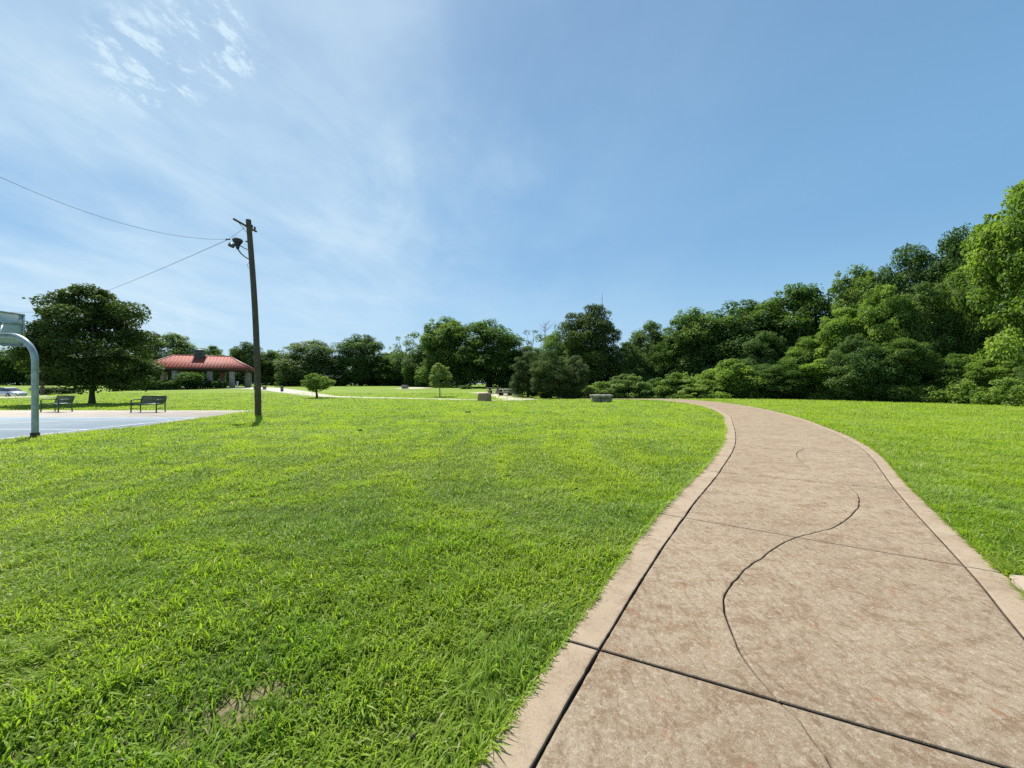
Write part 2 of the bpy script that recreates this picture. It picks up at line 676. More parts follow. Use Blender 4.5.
def build_walk():
    # stations along
    s_list = []
    s = 0.0
    while s < S_END:
        s_list.append(s)
        s += 0.035 if s < 12 else (.08 if s < 22 else .3)
    rows = [(v, 0.0, 0) for v in s_list if min(abs(v - j) for j in sJ) > .045]
    for k, j in enumerate(sJ):
        w = {1: .0082, 2: .0052, 3: .0075, 4: .008}.get(k, .009)
        for o, z in ((-w - .012, 0), (-w - .004, -.0025), (-w, -.009), (-w + .001, -.03), (w - .001, -.03), (w, -.009), (w + .004, -.0025), (w + .012, 0)):
            rows.append((j + o, z, 1 if z < -.02 else 0))
    rows.sort()
    S = np.array([r[0] for r in rows])
    zr = np.array([r[1] for r in rows])
    Le, Re = edges(S)
    W = np.linalg.norm(Re - Le, axis=1)
    rng = np.random.RandomState(4)

    def jit(seed, amp, f):
        return (vnoise(S, S * 0 + seed, f, seed) - .5) * 2 * amp
    # columns: (offset function in metres from left edge, z, groove flag)
    cols = []

    def plain(f0, f1, n):
        for k in range(n):
            a = k / (n - 1)
            cols.append((f0 * (1 - a) + f1 * a, 0.0))
    tl = np.interp(S, [sJ[0], sJ[1], sJ[2], sJ[3], 60], [.19, .195, .27, .27, .27]) + jit(3, .004, 3)
    tr = W - .20 + jit(5, .003, 3)
    tcm = crack_t(S) * W + jit(9, .004, 14) + jit(12, .007, 4)
    tcm = np.clip(tcm, tl + .1, tr - .1)
    fade = 1 - sstep(S, CR_END - .05, CR_END + .05)
    gw = np.interp(S, [sJ[1] - .3, sJ[1] + .3, sJ[3], sJ[4], 99], [.0068, .0062, .0075, .0065, .005]) * (1 + jit(21, .30, 6) + jit(23, .35, 26))
    cw = (np.interp(S, [0, sJ[1], sJ[1] + .5, sJ[3], 99], [.0016, .0020, .0036, .0036, .003])) * (1 + jit(22, .3, 11))

    def groove(c, w, depth):
        for o, z in ((-1, 0), (-1, -.0025), (-1, -.009), (-1, -1), (1, -1), (1, -.009), (1, -.0025), (1, 0)):
            pass
        prof = ((-.012, 0), (-.004, -.0025), (0, -.009), (.001, -1))
        for e, z in prof:
            cols.append((c - w + e, (z if z > -.5 else -1) * depth if z > -.5 else -.03 * depth))
        for e, z in reversed(prof):
            cols.append((c + w - e, (z if z > -.5 else -1) * depth if z > -.5 else -.03 * depth))
    one = np.ones_like(S)
    plain(0 * one, tl - gw - .014, 5)
    groove(tl, gw, one)
    plain(tl + gw + .014, tcm - cw - .014, 12)
    groove(tcm, cw, fade)
    plain(tcm + cw + .014, tr - .006 - .014, 12)
    groove(tr, .0062 * one, one * .85)
    plain(tr + .020, W, 5)
    ns, nc = len(S), len(cols)
    D = (Re - Le) / W[:, None]
    V = np.zeros((ns, nc + 2, 3))
    iscrack = []
    for k, (off, z) in enumerate(cols):
        z = np.asarray(z) * np.ones(ns)
        jag = jit(40 + k, .004, 7) if k in (0, nc - 1) else 0
        P = Le + D * (off + jag)[:, None]
        zz = np.minimum(z, zr)
        V[:, k + 1, :2] = P
        V[:, k + 1, 2] = ground_z(P[:, 0], P[:, 1]) + .035 + zz
    V[:, 1, 2] -= .004
    V[:, -2, 2] -= .004
    V[:, 0] = V[:, 1] + np.concatenate([-D * .004, -.12 * one[:, None]], 1)
    V[:, -1] = V[:, -2] + np.concatenate([D * .004, -.12 * one[:, None]], 1)
    nc2 = nc + 2
    I = np.arange(ns * nc2).reshape(ns, nc2)
    quads = np.stack([I[:-1, :-1], I[:-1, 1:], I[1:, 1:], I[1:, :-1]], -1).reshape(-1, 4)
    zc = np.zeros((ns, nc2))
    zc[:, 1:-1] = np.minimum(zr[:, None], np.stack([np.asarray(c[1]) * np.ones(ns) for c in cols], 1))
    zmin = np.minimum(np.minimum(zc[:-1, :-1], zc[:-1, 1:]), np.minimum(zc[1:, 1:], zc[1:, :-1]))
    mi = np.zeros((ns - 1, nc2 - 1), int)
    ci = np.arange(nc2 - 1)
    border = (ci < 9) | (ci > nc2 - 1 - 10)
    mi[:, border] = 1
    mi[zmin < -.018] = 2
    me = np_mesh('walkway', V.reshape(-1, 3), quads.ravel(), np.arange(len(quads)) * 4, [M_walk, M_border, M_groove], True, mi.ravel())
    me.set_sharp_from_angle(angle=R(35))
    o = link('walkway', me)
    tag(o, 'curved tan concrete walkway with scored borders and a winding crack line', kind='structure')
    return S, Le, Re


WS, WL, WR = build_walk()
walk_poly = np.concatenate([WL[::8], WR[::8][::-1]])

# branch slab that joins at the right
branch_poly = np.array([(3.80, 2.975), (4.6, 2.84), (7.5, 2.15), (9.0, 1.7), (8.6, -.4), (6.6, .1), (2.45, 1.10)])
mb = MB()
bz = 0.030
bp = [(3.835, 2.97), (4.6, 2.84), (7.5, 2.15), (9.0, 1.7), (8.6, -.4), (6.6, .1), (2.53, 1.13), (3.2, 2.12)]
mb.prism(bp, 'z', -.1, bz)
tag(mb.build('branch_walkway', M_slab), 'pale concrete slab joining the walkway from the right', kind='structure')

# court
court_edge = np.array([px_world(*p) for p in [(-60, 447.5), (0, 441), (36, 437), (100, 430.5), (140, 427), (185, 420.3), (212, 417), (235, 413.2), (256, 410.8)]])
far_d = 21.8
apron = [(-70, far_d)] + [(-70, 6)] + [(-13.1, 6)] + [tuple(p) for p in court_edge[1:]]
apron_poly = np.array([(-70, 6), (-13.1, 6)] + [tuple(p) for p in court_edge[1:]] + [(-70, far_d)])
blue_poly = np.array([(-69, 6.3), (-13.35, 6.3)] + [tuple(np.array(p) + (-.22, 0)) for p in court_edge[1:6]] + [(-13.9, 17.1), (-69, 17.4)])


def in_poly(x, y, P):
    ins = np.zeros(len(x), bool)
    n = len(P)
    for i in range(n):
        x0, y0 = P[i]
        x1, y1 = P[(i + 1) % n]
        if y0 == y1:
            continue
        c = ((y0 > y) != (y1 > y)) & (x < (x1 - x0) * (y - y0) / (y1 - y0) + x0)
        ins ^= c
    return ins


M_blue = NM('court_blue')
cc = M_blue.mix(M_blue.ramp(M_blue.noise(.7, 5, .6), .3, .7), (.28, .345, .385), (.34, .40, .44))
cc = M_blue.mix(M_blue.math('MULTIPLY', M_blue.ramp(M_blue.noise(3, 6, .7), .5, .75), .4), cc, (.38, .43, .45))
M_blue = M_blue.pbr(cc, .7, 0, None, .3)
M_apron = simple('court_apron', (.50, .43, .36), .85, scale=1.2, var=.10)
M_line = simple('court_line_paint', (.62, .66, .68), .7, scale=9, var=.1)

mb = MB().prism([tuple(p) for p in apron_poly], 'z', -.12, .02)
tag(mb.build('court_apron', M_apron), 'pale concrete apron around the blue court', kind='structure')
mb = MB().prism([tuple(p) for p in blue_poly], 'z', -.05, .026)
court = tag(mb.build('court', M_blue), 'faded blue basketball court surface', kind='structure')
mb = MB()


def strip(pts, w, z):
    P = np.array(pts, float)
    T = np.gradient(P, axis=0)
    T /= np.linalg.norm(T, axis=1)[:, None]
    Nn = np.stack([-T[:, 1], T[:, 0]], 1)
    a, b = P + Nn * w / 2, P - Nn * w / 2
    n = len(P)
    V = [(p[0], p[1], z) for p in a] + [(p[0], p[1], z) for p in b]
    return V, [[i, n + i, n + i + 1, i + 1] for i in range(n - 1)]


for k, (pts, z) in enumerate([([(-13.75, 7.0), (-13.75, 16.5)], .0305), ([(-13.72, 16.6), (-60, 16.75)], .0305),
                 ([(-13.8, 12.5), (-19.4, 12.5)], .0305), ([(-13.8, 8.9), (-19.4, 8.9)], .0305), ([(-19.4, 8.8), (-19.4, 12.6)], .0345),
                 ([(-13.85, 15.6), (-15.0, 15.6)] + [(-15.4 - 5.0 * math.sin(a), 10.7 + 4.9 * math.cos(a)) for a in np.linspace(0, PI, 30)] + [(-15, 5.8)], .0385),
                 ([(-19.4 - 1.8 * math.sin(a), 10.7 + 1.8 * math.cos(a)) for a in np.linspace(0, PI, 20)], .0425)]):
    mb.add(*strip(pts, .07, z))
o = mb.build('court_lines', M_line, court)

# ------------------------------------------------------------------ ground sheet


def build_ground():
    ys = np.concatenate([np.arange(-12, 12, .12), np.arange(12, 60, .8), np.arange(60, 140, 3), [150, 180, 230, 320, 420]])
    xs = np.concatenate([[-420, -300, -240, -180], np.arange(-150, -24, 3.0), np.arange(-24, -8, .6), np.arange(-8, 12, .12), np.arange(12, 30, .6), np.arange(30, 150, 3.0), [180, 240, 320, 420]])
    X, Y = np.meshgrid(xs, ys)
    Z = ground_z(X, Y)
    ins = in_poly(X.ravel(), Y.ravel(), apron_poly).reshape(X.shape) | in_poly(X.ravel(), Y.ravel(), walk_poly).reshape(X.shape) | in_poly(X.ravel(), Y.ravel(), branch_poly).reshape(X.shape)
    Z = np.where(ins, Z - .05, Z)
    near = 1 - sstep(np.hypot(X, Y), 5, 15)
    bare = np.zeros_like(X)
    for (px, py, r) in BARE:
        bx, by = px_world(px, py)
        bare = np.maximum(bare, np.exp(-((X - bx) ** 2 + (Y - by) ** 2) / (r * 1.6) ** 2 * 1.2))
    I = np.arange(X.size).reshape(X.shape)
    q = np.stack([I[:-1, :-1], I[:-1, 1:], I[1:, 1:], I[1:, :-1]], -1).reshape(-1, 4)
    me = np_mesh('lawn', np.stack([X.ravel(), Y.ravel(), Z.ravel()], 1), q.ravel(), np.arange(len(q)) * 4, M_lawn, True, None,
                 {'near': near.ravel(), 'bare': bare.ravel()})
    tag(link('ground', me), 'mown green lawn stretching back to the trees', kind='structure')


BARE = [(243, 703, .10), (264, 692, .10), (222, 712, .06), (160, 605, .05), (186, 742, .045), (318, 600, .03)]
build_ground()

# ------------------------------------------------------------------ grass blades


def build_grass(seed=11):
    rng = np.random.RandomState(seed)
    parts = []
    # rings of depth with falling density
    bands = [(0.5, 3.0, 11000), (3.0, 4.2, 8500), (4.2, 6, 5600), (6, 8, 3600), (8, 11, 2200), (11, 15, 1200), (15, 20, 640), (20, 27, 330), (27, 36, 170), (36, 52, 80)]
    for (d0, d1, rho) in bands:
        w = 1.36 * d1 + 1.6
        n = int(rho * 2 * w * (d1 - d0))
        x = rng.uniform(-w, w, n)
        y = rng.uniform(d0, d1, n)
        k = np.abs(x) < 1.36 * y + 1.6
        parts.append((x[k], y[k]))
    x = np.concatenate([p[0] for p in parts])
    y = np.concatenate([p[1] for p in parts])
    # clumping
    nfr = len(x)
    cl = vnoise(x, y, 7.0, 1) * .5 + vnoise(x, y, 2.2, 2) * .15 + vnoise(x, y, 18, 3) * .42
    keep = rng.rand(len(x)) < np.clip(.45 + 1.1 * (cl - .3), .2, 1)
    for (px, py, r) in BARE:
        bx, by = px_world(px, py)
        dd = ((x - bx) ** 2 + (y - by) ** 2) / r ** 2
        keep &= rng.rand(len(x)) > np.exp(-dd * (.6 + 1.2 * vnoise(x, y, 16, 4))) * .95
    keep &= ~in_poly(x, y, apron_poly)
    keep &= ~in_poly(x, y, branch_poly)
    keep &= ~in_poly(x, y, walk_poly)
    for (ax, ay, r) in CLEAR:
        keep &= (x - ax) ** 2 + (y - ay) ** 2 > r * r
    x, y, cl = x[keep], y[keep], cl[keep]
    # a fringe of blades growing over the walk's edges
    fx, fy, fa = [], [], []
    for (E_, O_) in ((WL, WR), (WR, WL)):
        for i in range(len(E_) - 1):
            a, b = E_[i], E_[i + 1]
            if a[1] < .3 or a[1] > 14:
                continue
            seg = np.linalg.norm(b - a)
            nn = rng.poisson(seg * 330 * min(1, 5 / a[1]))
            t_ = rng.rand(nn)
            inw = (O_[i] - a) / np.linalg.norm(O_[i] - a)
            off = rng.uniform(-.03, .004, nn)
            pts_ = a + (b - a) * t_[:, None] + inw * off[:, None]
            fx.append(pts_[:, 0]); fy.append(pts_[:, 1])
            fa.append(np.full(nn, math.atan2(inw[1], inw[0])) + rng.normal(0, .6, nn))
    fx, fy, fa = np.concatenate(fx), np.concatenate(fy), np.concatenate(fa)
    kf = ~in_poly(fx, fy, branch_poly)
    fx, fy, fa = fx[kf], fy[kf], fa[kf]
    nf = len(fx)
    x, y = np.concatenate([x, fx]), np.concatenate([y, fy])
    n = len(x)
    d = np.maximum(y, 1.0)
    far = np.maximum(1, d / 4.5)
    lush = vnoise(x, y, .55, 8) * .6 + vnoise(x, y, 1.7, 9) * .4
    # lusher and longer near the walk's left edge, worn thin at the left
    lushy = np.clip(lush + .25 * sstep(x + y * .3, -1.5, 1.5) - .1, 0, 1)
    ln = (.030 + .075 * rng.rand(n) ** 1.6) * (.50 + .70 * lushy + .55 * sstep(vnoise(x, y, 6.5, 33), .45, .8)) * far ** .12
    wd = (.0017 + .0036 * rng.rand(n) ** 1.4) * far ** .80
    yaw = rng.uniform(0, 2 * PI, n)
    # a mower's comb: blades lean mostly the same few ways in patches
    yaw0 = vnoise(x, y, .9, 5) * 4 * PI
    yaw = np.where(rng.rand(n) < .5, yaw0 + rng.normal(0, .6, n), yaw)
    yaw[n - nf:] = fa
    lean = np.clip(rng.normal(.95, .36, n), .1, 1.45)
    lean[n - nf:] = rng.uniform(.6, 1.1, nf)
    bend = rng.uniform(.1, .9, n)
    dx, dy = np.cos(yaw), np.sin(yaw)
    sx, sy = -dy, dx
    tw = rng.uniform(-.6, .6, n)
    z0 = ground_z(x, y) - .004
    base = np.stack([x, y, z0], 1)
    side = np.stack([sx * np.cos(tw), sy * np.cos(tw), np.sin(tw)], 1)

    def step(a, l):
        return np.stack([dx * np.sin(a) * l, dy * np.sin(a) * l, np.cos(a) * l], 1)
    p1 = base + step(lean * .45, ln * .42)
    p2 = p1 + step(lean * .9 + bend * .3, ln * .33)
    p3 = p2 + step(np.minimum(lean + bend * .8, 1.75), ln * .30)
    p3[:, 2] = np.maximum(p3[:, 2], z0 + .006)
    p3[n - nf:, 2] = np.maximum(p3[n - nf:, 2], z0[n - nf:] + .044)
    p2[n - nf:, 2] = np.maximum(p2[n - nf:, 2], z0[n - nf:] + .046)
    h = (wd)[:, None] * side
    V = np.stack([base - h * .7, base + h * .7, p1 + h, p1 - h, p2 + h * .8, p2 - h * .8, p3], 1).reshape(-1, 3)
    b = np.arange(n) * 7
    loops = np.stack([b, b + 1, b + 2, b + 3, b + 3, b + 2, b + 4, b + 5, b + 5, b + 4, b + 6], 1).ravel()
    st = np.arange(n) * 11
    starts = np.stack([st, st + 4, st + 8], 1).ravel()
    tint = np.clip(rng.rand(n) * .8 + .5 * (vnoise(x, y, 5.0, 31) - .4), 0, .93)
    dead = rng.rand(n) < .018 + .08 * np.clip(.45 - lush, 0, 1)
    tint = np.where(dead, 1.0, tint)
    patch = np.clip(sstep(vnoise(x, y, .35, 6) * .6 + vnoise(x, y, 1.3, 7) * .4, .30, .70) * .6 + .18 + .55 * sstep(d, 2, 7), 0, 1)
    me = np_mesh('lawn_grass', V, loops, starts, M_blade, False, None, {'tint': np.repeat(tint, 7), 'patch': np.repeat(patch, 7)})
    o = link('lawn_grass', me)
    tag(o, 'short green grass blades covering the lawn beside the walkway', 'grass', kind='stuff')
    print('blades', n)


CLEAR = []
build_grass()

# ------------------------------------------------------------------ far paths


def ribbon(name, centre_px, widths, label, mat=M_path, lift=.03):
    pts = [at(*p) for p in centre_px]
    # refine
    P = np.array(pts)
    u = np.linspace(0, len(P) - 1, len(P) * 8)
    Pc = catmull(P, u)
    w = np.interp(u, range(len(P)), widths)
    T = np.gradient(Pc, axis=0)
    T /= np.linalg.norm(T, axis=1)[:, None] + 1e-9
    Nn = np.stack([-T[:, 1], T[:, 0]], 1)
    cols = []
    for k in (-.5, -.5, 0, .5, .5):
        cols.append(Pc + Nn * (w * k)[:, None])
    V = np.zeros((len(u), 5, 3))
    for i, c in enumerate(cols):
        V[:, i, :2] = c
        V[:, i, 2] = ground_z(c[:, 0], c[:, 1]) + (lift if i in (1, 2, 3) else -.1)
    I = np.arange(len(u) * 5).reshape(len(u), 5)
    q = np.stack([I[:-1, :-1], I[:-1, 1:], I[1:, 1:], I[1:, :-1]], -1).reshape(-1, 4)
    me = np_mesh(name, V.reshape(-1, 3), q.ravel(), np.arange(len(q)) * 4, mat)
    return tag(link(name, me), label, kind='structure')


ribbon('path', [(140, 388.3), (200, 388.0), (250, 388.2), (272, 389.3), (292, 391.8), (310, 394.5), (330, 396.6), (370, 397.8), (420, 398.8), (480, 400.2), (525, 400.6)], [1.6, 2, 4, 4, 3.4, 3.0, 2.2, 1.9, 1.8, 1.6, 1.5], 'pale footpath curving from the pavilion across the lawn')
ribbon('path', [(524, 400.3), (512, 397.8), (502, 395.3), (488, 393.6), (476, 392.6)], [3.0, 3.4, 3.2, 3.0, 2.4], 'pale footpath leading to the picnic spot by the trees')
ribbon('path', [(404, 387.9), (415, 388.2), (424, 388.6)], [4, 6, 4], 'bright bare clearing at the far edge of the lawn')
ribbon('parking_lot', [(-60, 398.2), (-20, 397.8), (10, 397.3), (30, 396.9)], [7, 7, 6, 5], 'pale parking lot at the far left', M_path)

# ------------------------------------------------------------------ trees
M_leaf_oak = leaf_mat('oak_leaves', (.026, .056, .016), (.080, .130, .036), .32, (.14, .18, .05), huev=.1)
M_leaf_wood = leaf_mat('woodland_leaves', (.034, .082, .024), (.125, .205, .052), .42, (.21, .28, .075), huev=.25)
M_leaf_lit = leaf_mat('sunlit_leaves', (.058, .125, .024), (.235, .345, .065), .47, (.36, .44, .11), huev=.12)  # woodland leaves in a brighter colour, sunlight on the front foliage painted in
M_leaf_shrub = leaf_mat('shrub_leaves', (.058, .122, .024), (.205, .305, .065), .45, (.33, .40, .12), huev=.2)
M_leaf_grey = leaf_mat('greyish_leaves', (.055, .100, .038), (.155, .220, .090), .42, (.22, .28, .12), huev=.15)
M_leaf_pale = leaf_mat('pale_leaves', (.11, .17, .055), (.22, .29, .11), .42, (.27, .32, .12), huev=.1)
M_leaf_hedge = leaf_mat('hedge_leaves', (.018, .038, .012), (.050, .085, .024), .2, (.08, .11, .03), huev=.2)


def leaves(centres, radii, per, size, seed, flat=.85, updn=.5, up=.75):
    """many small bent leaf faces spread over leafy clumps; returns verts, loops, starts, tint, patch"""
    rng = np.random.RandomState(seed)
    n = len(centres)
    cnt = np.maximum(6, (per * (radii / radii.mean()) ** 2)).astype(int)
    idx = np.repeat(np.arange(n), cnt)
    N = len(idx)
    u = rng.normal(size=(N, 3))
    u /= np.linalg.norm(u, axis=1)[:, None]
    u[:, 2] = np.where((u[:, 2] < -.15) & (rng.rand(N) < updn), -u[:, 2], u[:, 2])
    rr = 1.10 - .60 * rng.rand(N) ** 1.7
    # lumpy sub-clumps
    lump = .72 + .50 * vnoise(u[:, 0] * 3 + idx * 1.7, u[:, 1] * 3 + u[:, 2] * 2.3, 1.0, seed + 5)
    P = centres[idx] + u * (radii[idx] * rr * lump)[:, None] * np.array([1, 1, flat])
    nrm = u * .45 + rng.normal(size=(N, 3)) * .50 + np.array([0, 0, up]) - np.array([.12, -.12, 0])
    nrm /= np.linalg.norm(nrm, axis=1)[:, None]
    a = np.cross(nrm, rng.normal(size=(N, 3)))
    a /= np.linalg.norm(a, axis=1)[:, None] + 1e-9
    b = np.cross(nrm, a)
    sz = size * rng.uniform(.55, 1.35, N)
    la, lb = (sz * .62)[:, None] * a, (sz * .40)[:, None] * b
    droop = (sz * .18)[:, None] * nrm
    V = np.stack([P - la - droop, P - lb * 1.0 - la * .1, P + la - droop, P + lb - la * .1], 1).reshape(-1, 3)
    q = np.arange(N * 4)
    ct = rng.rand(n)
    tint = np.clip(.45 * ct[idx] + .62 * rng.rand(N) - .03, 0, 1)
    patch = np.clip((ct[idx] > .78) * .45 + rng.rand(N) * .3, 0, 1)
    return V, q, np.arange(N) * 4, np.repeat(tint, 4), np.repeat(patch, 4)


def crown_points(H, W, bottom, shape, n, seed, irregular=.22):
    """clump centres inside an uneven crown"""
    rng = np.random.RandomState(seed)
    ph = rng.uniform(0, 2 * PI, 6)
    pts, rad = [], []
    k = 0
    while len(pts) < n and k < 20000:
        k += 1
        f = rng.rand()
        if shape == 'round':
            prof = math.sqrt(max(0, 1 - (2 * f - 1) ** 2)) ** .8
        elif shape == 'oak':
            prof = (math.sqrt(max(0, 1 - ((f - .36) / .64) ** 2)) if f > .36 else .74 + .26 * math.sin(f / .36 * PI / 2))
        elif shape == 'tall':
            prof = (.80 + .2 * math.sin(f * 7 + ph[0])) * (1 if f < .6 else math.sqrt(max(0, 1 - ((f - .6) / .4) ** 2)))
        elif shape == 'mound':
            prof = math.sqrt(max(0, 1 - f ** 2))
        else:  # cone-ish sloping
            prof = (1 - f) ** .6 * .95 + .05
        th = rng.uniform(0, 2 * PI)
        if rng.rand() > prof + .08:
            continue
        lob = 1 + irregular * (math.sin(2 * th + ph[1] + f * 3) * .5 + math.sin(3 * th + ph[2] + f * 7) * .5 + .6 * math.sin(5 * f + ph[3] + th))
        r = rng.rand() ** .38 * prof * lob * W / 2 * .88
        rc = W * rng.choice([.06, .085, .12, .15]) * rng.uniform(.85, 1.15) * (1.0 if f < .85 else .75)
        z = bottom + f * (H - bottom - rc * .55)
        pts.append((r * math.cos(th), r * math.sin(th), z))
        rad.append(rc)
    return np.array(pts), np.array(rad)


def tree_trunk(H, W, bottom, r0, seed, pts, lean=0.0, limbs=14, mbk=None, top=.8):
    rng = np.random.RandomState(seed + 77)
    m = MB()
    nz = 9
    path = []
    for k in range(nz):
        f = k / (nz - 1)
        path.append((lean * f * H * .3 + .04 * W * math.sin(f * 4 + seed) * f, .03 * W * math.cos(f * 5 + seed) * f, -.15 + f * H * top))
    rads = [r0 * (1.35 if k == 0 else 1.0) * (1 - .88 * k / (nz - 1)) ** .8 for k in range(nz)]
    m.tube(path, rads, 10)
    order = rng.permutation(len(pts))[:limbs]
    for i in order:
        t = pts[i]
        z0 = max(bottom * .8, min(t[2] * rng.uniform(.45, .75), H * top * .9))
        f = (z0 + .15) / (H * top)
        j = min(nz - 2, int(f * (nz - 1)))
        a = np.array(path[j]) + (np.array(path[j + 1]) - np.array(path[j])) * (f * (nz - 1) - j)
        mid = a * .5 + t * .5 + np.array([0, 0, -.05 * W])
        rb = rads[j] * .5
        m.tube([a, a * .6 + mid * .4 + (0, 0, .0), mid, t], [rb, rb * .75, rb * .5, rb * .15], 6)
    return m


def make_tree(name, label, cat, H, W, bottom, shape, ncl, per, leaf, seed, mat, r0=.25, bk=None, limbs=14, top=.8, group=None, loc=(0, 0, 0), irregular=.30, flat=.58):
    t = thing(name, label, cat, loc, 0, group)
    pts, rad = crown_points(H, W, bottom, shape, ncl, seed, irregular)
    V, q, st, tint, patch = leaves(pts, rad, per, leaf, seed, flat)
    V[:, 2] = np.maximum(V[:, 2], .03)
    me = np_mesh('crown', V, q, st, mat, False, None, {'tint': tint, 'patch': patch})
    link('crown', me, t)
    tree_trunk(H, W, bottom, r0, seed, pts, limbs=limbs, top=top).build('trunk', bk or M_bark, t, True)
    return t


def spot_of(px, d, top_y):
    X = (px - 512.0) / F * d
    z = gz(X, d)
    return X, z, EYE + (384.0 - top_y) / F * d - z


# the lone oak by the court
X, z, H = spot_of(92, 29, 285)
oak = make_tree('oak_tree', 'broad dark lone tree standing on the grass behind the court benches', 'tree', H, 7.3, 1.5, 'oak', 135, 330, .15, 5, M_leaf_oak, .17, limbs=34, loc=(X, 29, z), irregular=.22, flat=.62, top=.82)

# small planted trees on the lawn
X, z, H = spot_of(317, 41, 373)
make_tree('young_tree', 'small vase shaped young tree with a forked short trunk on the open lawn', 'tree', H, 3.1, .85, 'round', 70, 140, .10, 21, M_leaf_shrub, .14, limbs=10, irregular=.12, loc=(X, 41, z), top=.6)
X, z, H = spot_of(440, 44, 362)
make_tree('sapling', 'slim pale sapling with a thin straight trunk near the tan stone block', 'tree', H, 2.7, 1.2, 'oak', 70, 120, .10, 22, M_leaf_pale, .07, bk=M_bark_pale, limbs=8, irregular=.06, loc=(X, 44, z), top=.85)

# prototypes copied for the woods: (crown height 10, width 8 when unscaled)
P = {}
NATP = {}
PROTO = {
    'A': dict(H=10, W=8, bottom=.3, shape='tall', ncl=170, per=260, leaf=.18, seed=31, mat=M_leaf_wood, flat=.80, irregular=.26),
    'B': dict(H=10, W=8, bottom=.2, shape='oak', ncl=170, per=260, leaf=.18, seed=32, mat=M_leaf_wood, flat=.80, irregular=.22),
    'Cc': dict(H=10, W=8, bottom=.2, shape='tall', ncl=165, per=280, leaf=.20, seed=33, mat=M_leaf_lit),
    'D': dict(H=10, W=8, bottom=.1, shape='oak', ncl=165, per=260, leaf=.18, seed=34, mat=M_leaf_wood, flat=.85, irregular=.22),
    'E': dict(H=10, W=8, bottom=.2, shape='oak', ncl=170, per=220, leaf=.18, seed=35, mat=M_leaf_grey, irregular=.20, flat=.85),
    'S': dict(H=10, W=8, bottom=2.5, shape='oak', ncl=60, per=70, leaf=.22, seed=36, mat=M_leaf_grey, irregular=.5),
    'L': dict(H=10, W=8, bottom=.1, shape='mound', ncl=170, per=260, leaf=.18, seed=37, mat=M_leaf_lit),
    'K': dict(H=10, W=8, bottom=.4, shape='oak', ncl=170, per=280, leaf=.15, seed=38, mat=M_leaf_oak),
    'K2': dict(H=10, W=8, bottom=2.0, shape='round', ncl=200, per=270, leaf=.15, seed=39, mat=M_leaf_oak, irregular=.20),
}
USED = set()
for k_, p_ in PROTO.items():
    NATP[k_] = (10.0, 8.0)
    P[k_] = make_tree('tree', 'tree', 'tree', p_['H'], p_['W'], p_['bottom'], p_['shape'], p_['ncl'], p_['per'], p_['leaf'], p_['seed'], p_['mat'], .28, irregular=p_.get('irregular', .32), flat=p_.get('flat', .62))


def wood(proto, px, d, top_y, wpx, name, label, group, rz):
    """a tree of the woods: where it stands, how high its top shows and how wide it looks"""
    src = P[proto]
    if proto in USED:
        o = copy_tree(src)
    else:
        o = src
        USED.add(proto)
    o.name = name
    X = (px - 512.0) / F * d
    cth = F / math.hypot(F, px - 512.0)
    z = gz(X, d)
    Wm = wpx * d / F * (cth ** .8)
    near = d - .06 * Wm
    H = EYE + (384.0 - top_y) / F * near - z
    o.location = (X, d, z)
    o.rotation_euler = (0, 0, R(rz))
    o.scale = (Wm / NATP[proto][1], Wm / NATP[proto][1], H / NATP[proto][0])
    tag(o, label, 'tree' if 'shrub' not in name and 'bush' not in name else 'shrub', group)
    return o


